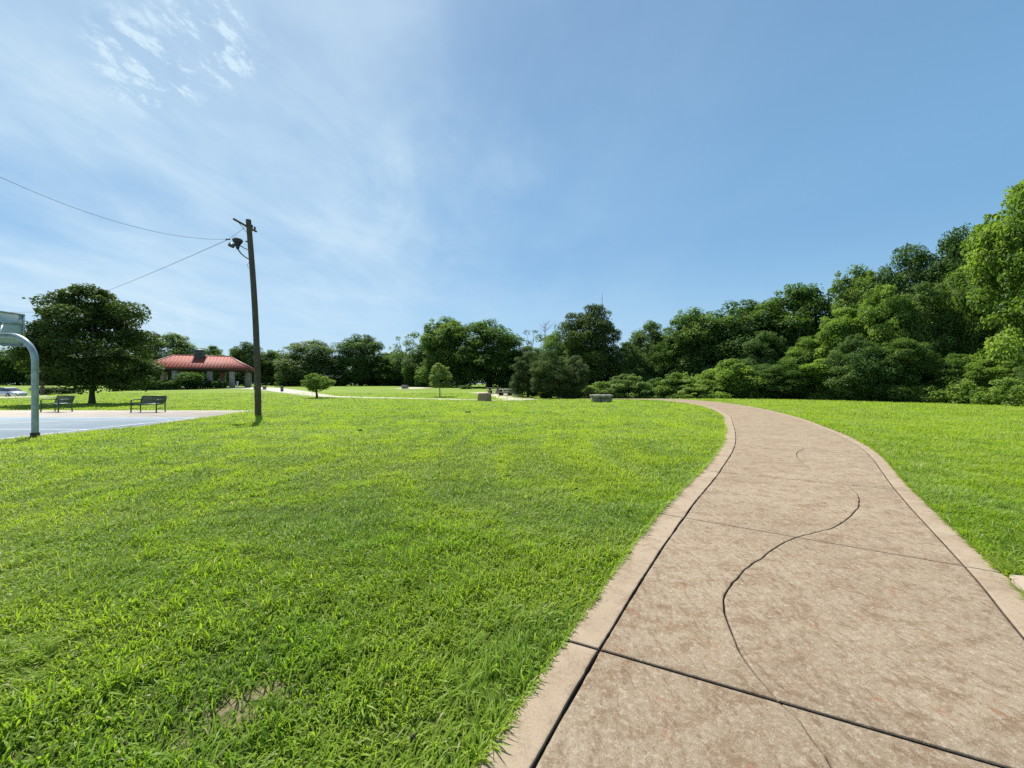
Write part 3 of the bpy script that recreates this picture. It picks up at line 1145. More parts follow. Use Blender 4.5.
G_L = 'trees behind the pavilion and court'
G_M = 'trees along the far side of the lawn'
G_R = 'trees along the woodland edge right of the walkway'
G_S = 'shrubs along the foot of the woods'
TREES = [
    # left of the pole
    ('B', -34, 92, 338, 74, 'woodland_tree', 'dark tree behind the basketball backboard at the left edge', G_L, 0),
    ('A', 18, 95, 347, 62, 'woodland_tree', 'dark tree filling the gap between hoop post and lone oak', G_L, 60),
    ('D', 66, 96, 350, 62, 'woodland_tree', 'low dark tree seen behind the trunk of the lone oak', G_L, 110),
    ('A', 118, 98, 345, 62, 'woodland_tree', 'dark tree behind the right edge of the lone oak crown', G_L, 200),
    ('E', 172, 100, 333, 72, 'woodland_tree', 'rounded green tree rising behind the left half of the red roof', G_L, 20),
    ('D', 213, 104, 345, 44, 'woodland_tree', 'low tree just right of the cupola behind the red roof', G_L, 250),
    ('B', 245, 88, 341, 42, 'woodland_tree', 'dark rounded tree behind the right end of the pavilion and utility pole', G_L, 140),
    ('A', 271, 92, 350, 34, 'woodland_tree', 'dark narrow tree just right of the utility pole', G_L, 300),
    ('E', 314, 86, 340, 72, 'woodland_tree', 'greyish green broad tree behind the young forked tree', G_M, 80),
    ('E', 288, 93, 356, 36, 'woodland_tree', 'pale low tree between the utility pole and the broad greyish tree', G_M, 180),
    ('B', 361, 88, 333, 58, 'woodland_tree', 'domed green tree right of the broad greyish tree', G_M, 230),
    ('D', 385, 94, 352, 46, 'woodland_tree', 'low dark tree in the dip of the far treeline', G_M, 10),
    ('S', 405, 84, 334, 36, 'thin_crowned_tree', 'thin crowned tree with sky showing through left of the tall twin crowns', G_M, 90),
    ('D', 398, 88, 352, 56, 'woodland_tree', 'low rounded tree under the thin crowned tree', G_M, 290),
    ('A', 446, 74, 317, 66, 'woodland_tree', 'left one of the tall twin crowns in the middle treeline, behind the sapling', G_M, 15),
    ('B', 489, 72, 319, 76, 'woodland_tree', 'right one of the tall twin crowns in the middle treeline', G_M, 330),
    ('D', 425, 80, 340, 46, 'woodland_tree', 'mid height tree leaning against the left of the tall twin crowns', G_M, 45),
    ('S', 531, 78, 328, 46, 'thin_crowned_tree', 'silvery thin crowned tree between the twin crowns and the tallest dark tree', G_M, 120),
    ('E', 528, 74, 346, 50, 'woodland_tree', 'greyish tree under the silvery thin crown', G_M, 200),
    ('B', 558, 62, 330, 40, 'woodland_tree', 'mid green tree leaning on the left of the tallest dark tree', G_M, 270),
    ('K2', 592, 55, 304, 60, 'woodland_tree', 'tallest dark tree of the middle treeline, topped by a bare twig', G_M, 0),
    ('D', 580, 58, 342, 64, 'woodland_tree', 'dark leafy tree under the left side of the tallest dark tree', G_M, 75),
    ('D', 628, 56, 341, 50, 'woodland_tree', 'low dark tree right of the tallest dark tree', G_M, 160),
    ('E', 650, 60, 321, 50, 'woodland_tree', 'pale green rounded tree between the tallest dark tree and the right woods', G_M, 310),
    ('K', 528, 43, 352, 38, 'small_tree', 'small dark tree with low branches left of the trunk clump', G_M, 30),
    ('K', 551, 41, 350, 40, 'small_tree', 'small dark tree with a clear trunk right above the crest of the lawn', G_M, 200),
    ('K', 575, 42, 355, 36, 'small_tree', 'small dark tree left of the flat boulder', G_M, 110),
    # right woods, far to near
    ('D', 668, 56, 338, 52, 'woodland_tree', 'low rounded green tree above the walkway bend', G_R, 220),
    ('A', 693, 54, 308, 74, 'woodland_tree', 'first tall tree of the right woods, above the walkway bend', G_R, 20),
    ('B', 738, 52, 298, 96, 'woodland_tree', 'broad dark tree of the right woods above the bright pair of shrubs', G_R, 170),
    ('A', 795, 50, 284, 98, 'woodland_tree', 'wide flat topped dark tree left of the bright sloping trees', G_R, 250),
    ('B', 760, 47, 330, 56, 'woodland_tree', 'dark hollow tree behind the bright pair of shrubs', G_R, 90),
    ('A', 856, 46, 266, 84, 'woodland_tree', 'dark rounded tree rising behind the bright sloping trees', G_R, 340),
    ('B', 906, 43, 243, 94, 'woodland_tree', 'dark crown stepping up toward the right edge', G_R, 50),
    ('A', 962, 39, 226, 92, 'woodland_tree', 'high dark crown just left of the bright tree at the right edge', G_R, 130),
    ('B', 1075, 40, 170, 150, 'woodland_tree', 'dark tree behind the bright tree at the right edge', G_R, 30),
    ('L', 806, 43, 335, 56, 'woodland_tree', 'bright leafy tree lowest of the bright slope', G_R, 40),
    ('Cc', 842, 40, 306, 64, 'woodland_tree', 'bright leafy tree in the middle of the bright slope', G_R, 0),
    ('Cc', 884, 37, 282, 66, 'woodland_tree', 'mid green leafy tree right of the middle of the bright slope', G_R, 120),
    ('D', 925, 36, 280, 74, 'woodland_tree', 'darker leafy tree with shaded hollows near the right edge', G_R, 140),
    ('Cc', 1032, 29.5, 174, 132, 'woodland_tree', 'tallest and brightest leafy tree at the right edge of the photo', G_R, 230),
    ('B', 968, 35, 262, 80, 'woodland_tree', 'dark tree tucked left of the tallest brightest tree', G_R, 260),
]
for row in TREES:
    wood(*row)

# shrubs along the foot
SHR = [
    ('L', 600, 46, 378, 34, 'shrub', 'low dark green shrub behind the flat boulder', 10), ('L', 632, 45, 374, 36, 'shrub', 'rounded green shrub right of the flat boulder', 70),
    ('L', 657, 46, 376, 30, 'shrub', 'small green shrub above the far bend of the walkway', 150), ('L', 679, 44, 372, 40, 'shrub', 'bright rounded shrub just right of the walkway bend', 210),
    ('L', 728, 42, 358, 58, 'shrub', 'large bright shrub with pale tips below the dark woods', 300), ('L', 704, 42, 379, 36, 'shrub', 'low shrub between the two bright shrubs', 20),
    ('L', 762, 42, 378, 44, 'shrub', 'low dark shrub right of the large bright shrub', 120), ('L', 787, 39, 372, 44, 'shrub', 'yellow green shrub at the foot of the bright slope', 260),
    ('L', 823, 37, 366, 52, 'shrub', 'bright shrub under the lowest trees of the bright slope', 330), ('L', 862, 34.5, 364, 56, 'shrub', 'leafy shrub in the middle of the woodland foot', 60),
    ('L', 903, 32.8, 366, 56, 'shrub', 'wide leafy shrub right of the middle of the woodland foot', 200), ('L', 948, 31, 378, 50, 'shrub', 'shrub under the darker hollow near the right edge', 280),
    ('L', 990, 28.6, 380, 54, 'shrub', 'shrub at the foot of the tallest brightest tree', 160), ('L', 1050, 25.6, 372, 60, 'shrub', 'shrub right at the right edge of the photo', 100),
]
NATP['L0'] = NATP['L1'] = (4.2, 6.0)
shrub0 = make_tree('shrub', 'shrub', 'shrub', 4.2, 6, .02, 'mound', 95, 190, .17, 61, M_leaf_shrub, .2, limbs=6, irregular=.5)
shrub1 = make_tree('shrub', 'shrub', 'shrub', 4.2, 6, .02, 'mound', 95, 190, .17, 62, M_leaf_wood, .2, limbs=6, irregular=.5)
P['L0'], P['L1'] = shrub0, shrub1
for i, (pr, px, d, ty, w, nm, lb, rz) in enumerate(SHR):
    if px > 760:
        # here the foliage of young trees falls to the ground
        wood(('Cc', 'D', 'A', 'D')[i % 4], px + (i * 31 % 9) - 4, d + .4, ty - 6 - (i * 23 % 26), w * (1.15 + (i * 29 % 4) * .12), 'understory_tree',
             lb.replace('shrub', 'low tree'), 'low leafy trees along the foot of the right woods', rz)
        continue
    wood('L0' if ('bright' in lb or 'yellow' in lb or i % 3 == 0) else 'L1', px, d + (i * 37 % 5 - 2) * .35, ty - (0 if 'bright' in lb else (i * 53 % 7) - 3), w * (1.2 + (i * 29 % 5) * .1), nm, lb, G_S, rz)
for px, d, ty, w, lb in [(466, 62, 385, 13, 'small round clipped bush on the lawn left of the tan stone block'), (340, 84, 379, 20, 'pale bush at the far edge of the lawn behind the young tree'), (286, 84, 379, 22, 'pale bush beside the pavilion path')]:
    wood('L1', px, d, ty, w, 'bush', lb, G_M, px)

# woods behind, one mass
def far_wood():
    rng = np.random.RandomState(99)
    c, r = [], []
    for x in np.arange(-150, 45, 2.3):
        for k in range(9):
            y = 106 + rng.rand() * 8
            hh = (7.5 + 1.5 * math.sin(x * .13) + 1.2 * math.sin(x * .31)) * (.9 + rng.rand() * .15)
            c.append((x + rng.normal() * 1.5, y, 1.1 + hh * rng.rand() ** .7))
            r.append(rng.uniform(1.1, 2.0))
    # the depth of the right woods
    for k in range(900):
        s = rng.rand()
        x = 22 + 62 * s
        y = 58 - 22 * s + rng.rand() * 10
        hh = 8 + 5 * s
        c.append((x, y, hh * rng.rand() ** .8))
        r.append(rng.uniform(1.2, 2.1))
    V, q, st, tint, patch = leaves(np.array(c), np.array(r), 34, .62, 98)
    me = np_mesh('far_woodland', V, q, st, M_leaf_wood, False, None, {'tint': tint, 'patch': patch * .5})
    tag(link('far_woodland', me), 'dense dark woodland filling the gaps behind the trees', 'woodland', kind='stuff')


far_wood()

def undergrowth():
    rng = np.random.RandomState(41)
    c, r = [], []
    for px in np.arange(585, 1090, 1.1):
        d0 = np.interp(px, [585, 700, 800, 900, 960, 1024, 1090], [44, 41.5, 38, 32.5, 29, 25, 22.5])
        hh = .35 + 1.5 * vnoise(np.array([px]), np.array([3.0]), .045, 71)[0] ** 1.5 + .5 * vnoise(np.array([px]), np.array([9.0]), .17, 72)[0]
        for k in range(5):
            d = d0 + rng.rand() * 2.2
            x = (px - 512) / F * d + rng.normal() * .2
            c.append((x, d, gz(x, d) + hh * rng.rand()))
            r.append(rng.uniform(.16, .42))
    V, q, st, tint, patch = leaves(np.array(c), np.array(r), 46, .13, 44, .9, up=.4)
    V[:, 2] = np.maximum(V[:, 2], -.3)
    me = np_mesh('undergrowth', V, q, st, M_leaf_shrub, False, None, {'tint': tint, 'patch': patch})
    tag(link('undergrowth', me), 'tangled weeds and low vines along the foot of the woods', 'undergrowth', kind='stuff')


undergrowth()

# dead twigs above the crowns
def bare_tree(px, d, top_y, base_y, name, label, seed, n=9, spread=.5, r=.05):
    rng = np.random.RandomState(seed)
    X = (px - 512.0) / F * d
    z0 = gz(X, d)
    top = EYE + (384 - top_y) / F * d - z0
    m = MB()
    m.tube([(0, 0, -.1), (.1, 0, top * .4), (0, .1, top * .75), (.05, 0, top)], [r * 3, r * 2.2, r * 1.2, r * .4], 7)
    b = MB()
    for k in range(n):
        zz = top * rng.uniform(.78, .97)
        a = rng.uniform(0, 2 * PI)
        l = spread * rng.uniform(.6, 1.4)
        e = (l * math.cos(a), l * math.sin(a), zz + l * rng.uniform(.5, 1.2))
        b.tube([(0, .05, zz), (e[0] * .5, e[1] * .5, zz + (e[2] - zz) * .35), e], [r * .6, r * .45, r * .2], 5)
    t = thing(name, label, 'tree', (X, d, z0))
    m.build('trunk', M_bark_pale, t)
    b.build('branches', M_bark_pale, t)


bare_tree(545, 76, 322, 399, 'dead_tree', 'pale leafless tree top showing above the greyish trees', 3, 12, 1.6, .07)
bare_tree(602, 57, 293, 399, 'bare_snag', 'thin bare twig sticking up above the tallest dark tree', 6, 1, .3, .055)

# ------------------------------------------------------------------ hedges
hproto = None


def hedge(px, d, w, dep, h, label, name='hedge', mat=M_leaf_hedge, seed=5, X=None, group=None, leaf=.13, dens=1.0):
    rng = np.random.RandomState(seed)
    if X is None:
        X = (px - 512.0) / F * d
    t = thing(name, label, 'hedge' if name == 'hedge' else 'shrub', (X, d, gz(X, d)), 0, group)
    nx = max(3, int(w / .42))
    c = [((i / (nx - 1) - .5) * (w - .5), rng.uniform(-.5, .5) * (dep - .5), h * rng.uniform(.32, .66)) for i in range(nx) for _ in range(3)]
    r = np.array([h * rng.uniform(.34, .44) for _ in c])
    V, q, st, tint, patch = leaves(np.array(c), r, int(150 * dens), leaf, seed, .95)
    V[:, 2] = np.clip(V[:, 2], .02, h)
    link('foliage', np_mesh('foliage', V, q, st, mat, False, None, {'tint': tint, 'patch': patch * .4}), t)
    MB().tube([(-w * .4, 0, h * .3), (0, 0, -.05), (w * .4, .03, h * .3)], [.015, .04, .015], 6).build('stem', M_bark, t)
    return t


hedge(47, 60, 3.4, 1.8, 1.55, 'clipped dark bush left of the other, partly behind the hoop post', group='clipped bushes behind the court')
hedge(69, 62, 3.2, 1.8, 1.4, 'clipped dark bush between the hoop post and the lone oak', seed=8, group='clipped bushes behind the court')

# ------------------------------------------------------------------ pavilion
M_roof = NM('red_metal_roof')
rr_ = M_roof.mix(M_roof.ramp(M_roof.noise(.8, 5, .6), .3, .7), (.24, .036, .018), (.31, .054, .028))
M_roof = M_roof.pbr(rr_, .75, .0, None, .5)
M_roof_seam = simple('roof_seam', (.17, .032, .022), .5, var=.1)
M_dark = simple('dark_timber', (.05, .035, .028), .8)
M_fascia = simple('dark_fascia', (.07, .05, .045), .7)
M_stone = NM('ashlar_stone')
vv = M_stone.voronoi(5.5, 'Color')
sc_ = M_stone.mix(M_stone.ramp(M_stone.noise(4, 5), .3, .7), (.26, .22, .19), (.40, .36, .32))
sc_ = M_stone.mix(M_stone.ramp(M_stone.voronoi(5.5, 'Distance', 'DISTANCE_TO_EDGE'), .0, .04, .7, 0), sc_, (.14, .12, .10))
M_stone = M_stone.pbr(sc_, .9, 0, M_stone.bump(M_stone.noise(10, 5), .5, .02), .2)
M_cupola = simple('cupola_grey', (.09, .095, .11), .6)
M_white = simple('white_paint', (.75, .75, .73), .5, var=.06)

PD = 66.0
PX = (203 - 512.0) / F * PD
PZ = gz(PX, PD)
pav = thing('pavilion', 'open picnic pavilion with a red standing seam hipped roof, stone columns and a small cupola', 'pavilion', (PX, PD, PZ), R(27))
hw, hd, ez, rz_ = 7.1, 4.2, 3.35, 5.5
RX = 3.8
MB().box(-hw + .3, hw - .3, -hd + .3, hd - .3, -1.2, .08).build('floor_slab', M_slab, pav)
# roof: four slopes with thickness
m = MB()
E = [(-hw, -hd, ez), (hw, -hd, ez), (hw, hd, ez), (-hw, hd, ez)]
Rg = [(-RX, 0, rz_), (RX, 0, rz_)]
E2 = [(x, y, z - .12) for x, y, z in E]
Vv = E + Rg + E2
m.add(Vv, [[0, 1, 5, 4], [1, 2, 5], [2, 3, 4, 5], [3, 0, 4], [1, 0, 6, 7], [2, 1, 7, 8], [3, 2, 8, 9], [0, 3, 9, 6], [9, 8, 7, 6]])
roof = m.build('roof', M_roof, pav)
m = MB()
nrm_f = np.array([0, -(rz_ - ez), hd])
for i in range(30):
    x = -hw + .25 + i * (2 * hw - .5) / 29
    k = max(0, (abs(x) - RX) / (hw - RX))
    for sgn in (-1, 1):
        top = (x, sgn * hd * k, rz_ - (rz_ - ez) * k)
        m.tube([(x, sgn * hd, ez + .03), (top[0], top[1], top[2] + .03)], .035, 4)
for i in range(14):
    y = -hd + .3 + i * (2 * hd - .6) / 13
    k = abs(y) / hd
    for sgn in (-1, 1):
        m.tube([(sgn * hw, y, ez + .03), (sgn * (RX + (hw - RX) * k), y, rz_ - (rz_ - ez) * k + .03)], .035, 4)
for sx in (-1, 1):
    for sy in (-1, 1):
        m.tube([(sx * hw, sy * hd, ez + .03), (sx * RX, 0, rz_ + .03)], .07, 6)
m.tube([(-RX, 0, rz_ + .03), (RX, 0, rz_ + .03)], .08, 6)
m.build('seam', M_roof_seam, roof)
m = MB()
for (a, b) in ((0, 1), (1, 2), (2, 3), (3, 0)):
    p, q = np.array(E[a]) * (.985, .985, 1), np.array(E[b]) * (.985, .985, 1)
    m.tube([p - (0, 0, .22), q - (0, 0, .22)], .13, 4)
m.build('fascia', M_fascia, pav)
m = MB()
m.box(-hw + .8, hw - .8, -hd + .75, -hd + 1.0, ez - .55, ez - .3).box(-hw + .8, hw - .8, hd - 1.0, hd - .75, ez - .55, ez - .3)
m.box(-hw + .8, -hw + 1.05, -hd + 1.05, hd - 1.05, ez - .55, ez - .3).box(hw - 1.05, hw - .8, -hd + 1.05, hd - 1.05, ez - .55, ez - .3)
m.build('beam', M_dark, pav)
for (cx, cyy) in [(-6.0, -3.2), (-2.9, -3.2), (1.6, -3.2), (4.6, -3.2), (6.15, 3.2), (-6.0, 3.2), (-2.0, 3.2), (2.2, 3.2), (6.3, 0.0)]:
    w = .36
    MB().box(cx - w, cx + w, cyy - w, cyy + w, .08, ez - .56, .03).build('column', M_stone, pav)
cup = MB()
cup.box(-.62, .62, -.62, .62, rz_ - 1.0, rz_ + .75, .02)
cu = cup.build('cupola', M_cupola, pav, loc=(-.35, -.55, 0))
MB().add([(-.85, -.85, rz_ + .752), (.85, -.85, rz_ + .752), (.85, .85, rz_ + .752), (-.85, .85, rz_ + .752), (0, 0, rz_ + 1.15)], [[3, 2, 1, 0], [0, 1, 4], [1, 2, 4], [2, 3, 4], [3, 0, 4]]).build('cupola_roof', M_cupola, cu)
m = MB()
for k in range(7):
    zz = rz_ - .45 + k * .12
    m.box(-.5, .5, -.66, -.622, zz, zz + .05)
    m.box(.622, .66, -.5, .5, zz, zz + .05)
m.build('louver', M_dark, cu)

ca, sa = math.cos(R(27)), math.sin(R(27))


def pav_pt(x, y):
    return PX + x * ca - y * sa, PD + x * sa + y * ca


for i, (x, y, w, h, lb, nm, mt) in enumerate([(-4.4, -5.4, 5.6, 1.6, 'long clipped hedge along the left front of the pavilion', 'hedge', M_leaf_wood), (.4, -5.2, 3.0, 1.35, 'low hedge in front of the middle of the pavilion', 'hedge', M_leaf_hedge),
        (3.1, -5.0, 2.1, 1.2, 'low hedge in front of the right half of the pavilion', 'hedge', M_leaf_wood), (-.6, -4.7, 2.4, 2.75, 'tall rounded bush in front of the pavilion below the cupola', 'bush', M_leaf_wood), (-8.6, -4.2, 3.2, 1.6, 'dark bush at the left corner of the pavilion', 'bush', M_leaf_hedge)]):
    X, Y = pav_pt(x, y)
    h_ = hedge(0, Y, w, 1.6, h, lb, nm, mt, 40 + i, X, 'hedges in front of the pavilion', .2)
    h_.rotation_euler = (0, 0, R(27))

# ------------------------------------------------------------------ small far things
M_post_white = M_white
X, Y = pav_pt(5.6, -4.9)
t = thing('drinking_fountain', 'slim white post with a bowl by the right end of the pavilion', 'fountain', (X, Y, gz(X, Y)))
MB().lathe([(.16, -.1), (.16, .05), (.10, .1), (.09, .9), (.12, .95)], 12).build('pedestal', M_white, t, True)
MB().lathe([(.05, .952), (.2, 1.0), (.24, 1.08), (.21, 1.08), (.1, 1.0)], 14).build('bowl', M_white, t, True)

X, Y = at(282, 391.6)
t = thing('trash_bin', 'dark round litter bin standing beside the pavilion path', 'bin', (X, Y, gz(X, Y)))
s_ = Y / 60 * .72
MB().lathe([(.30 * s_, -.1), (.30 * s_, .9 * s_), (.33 * s_, .92 * s_), (.33 * s_, 1.0 * s_)], 16).build('body', M_cupola, t)
MB().lathe([(.31 * s_, 1.003 * s_), (.30 * s_, 1.08 * s_), (.16 * s_, 1.2 * s_), (.05 * s_, 1.24 * s_)], 16).build('lid', M_dark, t)

M_rock = NM('grey_rock')
rc = M_rock.mix(M_rock.ramp(M_rock.noise(3, 7, .7), .3, .7), (.13, .115, .098), (.36, .33, .285))
rc = M_rock.mix(M_rock.ramp(M_rock.noise(9, 6, .7), .58, .72), rc, (.06, .055, .05))
M_rock = M_rock.pbr(rc, .92, 0, M_rock.bump(M_rock.noise(8, 7, .7), .9, .04), .2)
M_tan = NM('tan_limestone')
rc = M_tan.mix(M_tan.ramp(M_tan.noise(4, 7, .7), .3, .7), (.22, .150, .098), (.34, .245, .165))
M_tan = M_tan.pbr(rc, .9, 0, M_tan.bump(M_tan.noise(14, 6, .7), .6, .02), .2)


def rough_block(name, label, cat, px, py, w, dd, h, mat, seed, rz=0, group=None, rot=.12, Y=None):
    rng = np.random.RandomState(seed)
    X, Y = at(px, py)
    n = 9
    V = []
    faces = []
    rows = [(-.12, 1.0), (.15, 1.02), (.5, 1.0), (.85, .99), (.97, .95), (1.0, .86)]
    nn = 24
    for (f, sc) in rows:
        for k in range(nn):
            a = 2 * PI * k / nn
            c, s = math.cos(a), math.sin(a)
            q = 1 / max(abs(c), abs(s)) ** .82
            j = 1 + rot * (rng.rand() - .5)
            V.append((c * q * w / 2 * sc * j, s * q * dd / 2 * sc * j, f * h * (1 + .06 * (rng.rand() - .5))))
    for i in range(len(rows) - 1):
        for k in range(nn):
            faces.append([i * nn + k, i * nn + (k + 1) % nn, (i + 1) * nn + (k + 1) % nn, (i + 1) * nn + k])
    V.append((0, 0, h * 1.01))
    for k in range(nn):
        faces.append([(len(rows) - 1) * nn + k, (len(rows) - 1) * nn + (k + 1) % nn, len(V) - 1])
    o = MB().add(V, faces).build(name, mat, None, False, (X, Y, gz(X, Y)))
    o.rotation_euler = (0, 0, R(rz))
    return tag(o, label, cat, group)


rough_block('stone_block', 'squared tan stone block on the lawn beside the thin footpath', 'stone', 484.5, 401.2, 1.02, .75, .72, M_tan, 3, -35, rot=.03)
# flat slab boulder on dark rock
X, Y = at(601, 402.2)
t = thing('boulder', 'flat grey boulder with a pale top and dark undercut on the crest of the lawn', 'boulder', (X, Y, gz(X, Y)))


def rock_bm(w, dd, z0, z1, seed, jitter=.14, under=.9):
    rng = np.random.RandomState(seed)
    m = MB()
    V, faces = [], []
    nn = 22
    rows = [(0, under), (.3, .97), (.7, 1.0), (.95, .95), (1.0, .8)]
    ang = [1 + jitter * (rng.rand() - .5) for _ in range(nn)]
    for (f, sc) in rows:
        for k in range(nn):
            a = 2 * PI * k / nn
            c, s = math.cos(a), math.sin(a)
            q = 1 / max(abs(c), abs(s)) ** .6
            j = ang[k] + jitter * .3 * (rng.rand() - .5)
            V.append((c * q * w / 2 * sc * j, s * q * dd / 2 * sc * j, z0 + (z1 - z0) * f + .02 * rng.rand()))
    for i in range(len(rows) - 1):
        for k in range(nn):
            faces.append([i * nn + k, i * nn + (k + 1) % nn, (i + 1) * nn + (k + 1) % nn, (i + 1) * nn + k])
    V += [(0, 0, z1 + .015), (0, 0, z0)]
    for k in range(nn):
        faces.append([(len(rows) - 1) * nn + k, (len(rows) - 1) * nn + (k + 1) % nn, len(V) - 2])
        faces.append([(k + 1) % nn, k, len(V) - 1])
    return m.add(V, faces)


rock_bm(1.30, .85, -.1, .42, 15, .7, .85).build('base_rock', M_rock, t)
rock_bm(1.78, 1.25, .38, .62, 6, .4, .9).build('top_slab', M_rock, t)
rough_block('rock', 'dark rock lying beside the bright clearing at the far edge of the lawn', 'rock', 405, 388.6, 1.0, 1.0, .55, M_rock, 8, 10, rot=.3)


def picnic_table(name, label, px, py, rz, group):
    X, Y = at(px, py)
    t = thing(name, label, 'table', (X, Y, gz(X, Y)), R(rz), group)
    MB().box(-.9, .9, -.38, .38, .70, .76, .01).build('table_top', M_stone, t)
    for sy in (-1, 1):
        MB().box(-.9, .9, sy * .72 - .14, sy * .72 + .14, .40, .46, .01).build('bench_seat', M_stone, t)
    for sx in (-1, 1):
        MB().box(sx * .55 - .1, sx * .55 + .1, -.7, .7, -.05, .397).box(sx * .55 - .12, sx * .55 + .12, -.2, .2, .4, .697).build('leg', M_dark, t)
    return t


picnic_table('picnic_table', 'picnic table farther back along the footpath by the dark trees', 494, 393.6, 20, 'picnic tables by the footpath')
picnic_table('picnic_table', 'picnic table nearer the small dark trees beside the footpath', 505.5, 395.6, -15, 'picnic tables by the footpath')
rough_block('retaining_wall', 'low dark stone wall behind the nearer picnic table', 'wall', 513, 393.4, 2.6, .5, .62, M_rock, 12, 5, rot=.1)

# low dark slab bench behind the utility pole
X, Y = at(260, 389.6)
t = thing('slab_bench', 'low dark slab bench on the lawn right behind the utility pole', 'bench', (X, Y, gz(X, Y)))
MB().box(-1.0, 1.0, -.3, .3, .40, .52, .02).build('seat', M_rock, t)
for sx in (-1, 1):
    MB().box(sx * .7 - .15, sx * .7 + .15, -.22, .22, -.1, .397).build('leg', M_rock, t)

# small dark clods in the grass
for k, (px, py, sz, lb) in enumerate([(468, 413, .11, 'dark clod of earth in the grass below the tan stone block'), (603, 433.5, .06, 'small brown clod in the grass below the flat boulder'), (360, 431, .06, 'small brown clod in the grass below the young tree'), (413, 747, .010, 'curled brown leaf in the grass near the bottom of the photo')]):
    X, Y = px_world(px, py)
    rng = np.random.RandomState(k)
    o = rock_bm(sz * 2, sz * 1.3, -.02, sz * .7, 20 + k, .5, .9).build('dirt_clod' if k < 3 else 'dead_leaf', simple('clod_earth', (.07, .045, .03), .95), None, False, (X, Y, gz(X, Y) + (.0 if k < 3 else .03)))
    tag(o, lb, 'clod' if k < 3 else 'leaf')

# ------------------------------------------------------------------ benches
M_bench = simple('dark_green_metal', (.016, .050, .040), .40, .3, var=.15)


def make_bench():
    t = thing('park_bench', 'bench', 'bench')
    Wd = 1.24
    m = MB()
    for k in range(9):
        y = -.24 + k * .053
        m.tube([(-Wd / 2 + .03, y, .435 + .012 * abs(k - 3) / 3), (Wd / 2 - .03, y, .435 + .012 * abs(k - 3) / 3)], .019, 6)
    m.build('seat', M_bench, t)
    m = MB()
    for k in range(9):
        f = k / 8
        y = .235 + .10 * f + .03 * f * f
        m.tube([(-Wd / 2 + .03, y, .48 + f * .33), (Wd / 2 - .03, y, .48 + f * .33)], .020, 6)
    m.tube([(-Wd / 2, .37, .835), (Wd / 2, .37, .835)], .026, 8)
    m.build('backrest', M_bench, t)
    for s in (-1, 1):
        x = s * Wd / 2
        MB().box(x - .022, x + .022, -.30, -.256, 0, .63, .005).build('leg', M_bench, t)
        MB().tube([(x, .27, 0), (x, .25, .3), (x, .26, .5), (x, .37, .84)], [.026, .026, .026, .024], 8).build('leg', M_bench, t)
        MB().tube([(x, .30, .655), (x, .1, .665), (x, -.16, .662), (x, -.25, .645), (x, -.278, .60)], .024, 8).build('armrest', M_bench, t)
        MB().box(x - .02, x + .02, -.254, .26, .395, .425).box(x - .015, x + .015, -.254, .25, .20, .225).build('side_rail', M_bench, t)
    return t


b1 = make_bench()
X, Y = (148.5 - 512) / F * 20.1, 20.1
b1.location = (X, Y, .022)
b1.rotation_euler = (0, 0, R(3))
tag(b1, 'dark green metal bench on the court apron, right one nearer the lone oak trunk', 'bench', 'benches facing the court')
b2 = copy_tree(b1)
b2.location = ((56.8 - 512) / F * 20.35, 20.35, .022)
b2.rotation_euler = (0, 0, R(-12))
tag(b2, 'dark green metal bench on the court apron, left one beside the hoop post', 'bench', 'benches facing the court')

# ------------------------------------------------------------------ basketball hoop
M_galv = NM('galvanised_steel')
gc = M_galv.mix(M_galv.ramp(M_galv.noise(7, 5, .6), .3, .7), (.24, .29, .30), (.36, .41, .42))
gc = M_galv.mix(M_galv.math('MULTIPLY', M_galv.ramp(M_galv.noise(3, 7, .75, sc=(3, 3, .6)), .55, .72), .5), gc, (.17, .17, .15))
M_galv = M_galv.pbr(gc, .38, .55, M_galv.bump(M_galv.noise(60, 3), .1, .002))
M_board = simple('backboard_steel', (.42, .50, .54), .5, .2, var=.1, scale=3)
M_rust = simple('rusty_collar', (.06, .035, .02), .9)
M_orange = simple('orange_rim', (.62, .14, .03), .45)
hp = np.array([-13.28, 10.72])
hoop = thing('basketball_hoop', 'grey gooseneck basketball hoop post at the near side of the blue court', 'hoop', (hp[0], hp[1], 0))
pts = [(0, 0, -.1), (0, 0, 1.2), (0, 0, 2.05)]
rc_ = .72
for a in np.linspace(0, PI / 2, 12)[0:]:
    pts.append((-rc_ + rc_ * math.cos(a), 0, 2.12 + rc_ * math.sin(a) * 1.02))
pts += [(-1.0, 0, 2.85), (-1.40, 0, 2.84)]
MB().tube(pts, .070, 20).build('post', M_galv, hoop, True)
MB().lathe([(.092, -.05), (.092, .14), (.084, .15)], 20).build('collar', M_rust, hoop, True)
bd = MB()
bd.box(-1.50, -1.47, -.90, .90, 2.62, 3.60, .006)
board = bd.build('backboard', M_board, hoop)
m = MB()
for (y0, y1, z0, z1) in ((-.92, .92, 3.56, 3.61), (-.92, .92, 2.61, 2.66), (-.92, -.87, 2.66, 3.56), (.87, .92, 2.66, 3.56), (-.86, .86, 3.27, 3.31), (-.86, .86, 2.86, 2.89)):
    m.box(-1.468, -1.44, y0, y1, z0, z1)
m.build('frame', M_galv, board)
for sy in (-1, 1):
    MB().tube([(-.98, 0, 2.93), (-1.438, sy * .42, 3.29)], .016, 8).build('brace', M_white, hoop)
MB().box(-1.46, -1.40, -.14, .14, 2.74, 2.94, .005).build('mounting_plate', M_galv, hoop)
m = MB()
ring = [(-1.50 - .16 - .23 + .23 * math.cos(a), .23 * math.sin(a), 2.86) for a in np.linspace(0, 2 * PI, 25)]
m.tube(ring, .011, 6, False)
m.box(-1.66, -1.503, -.06, .06, 2.845, 2.875)
m.build('rim', M_orange, hoop)

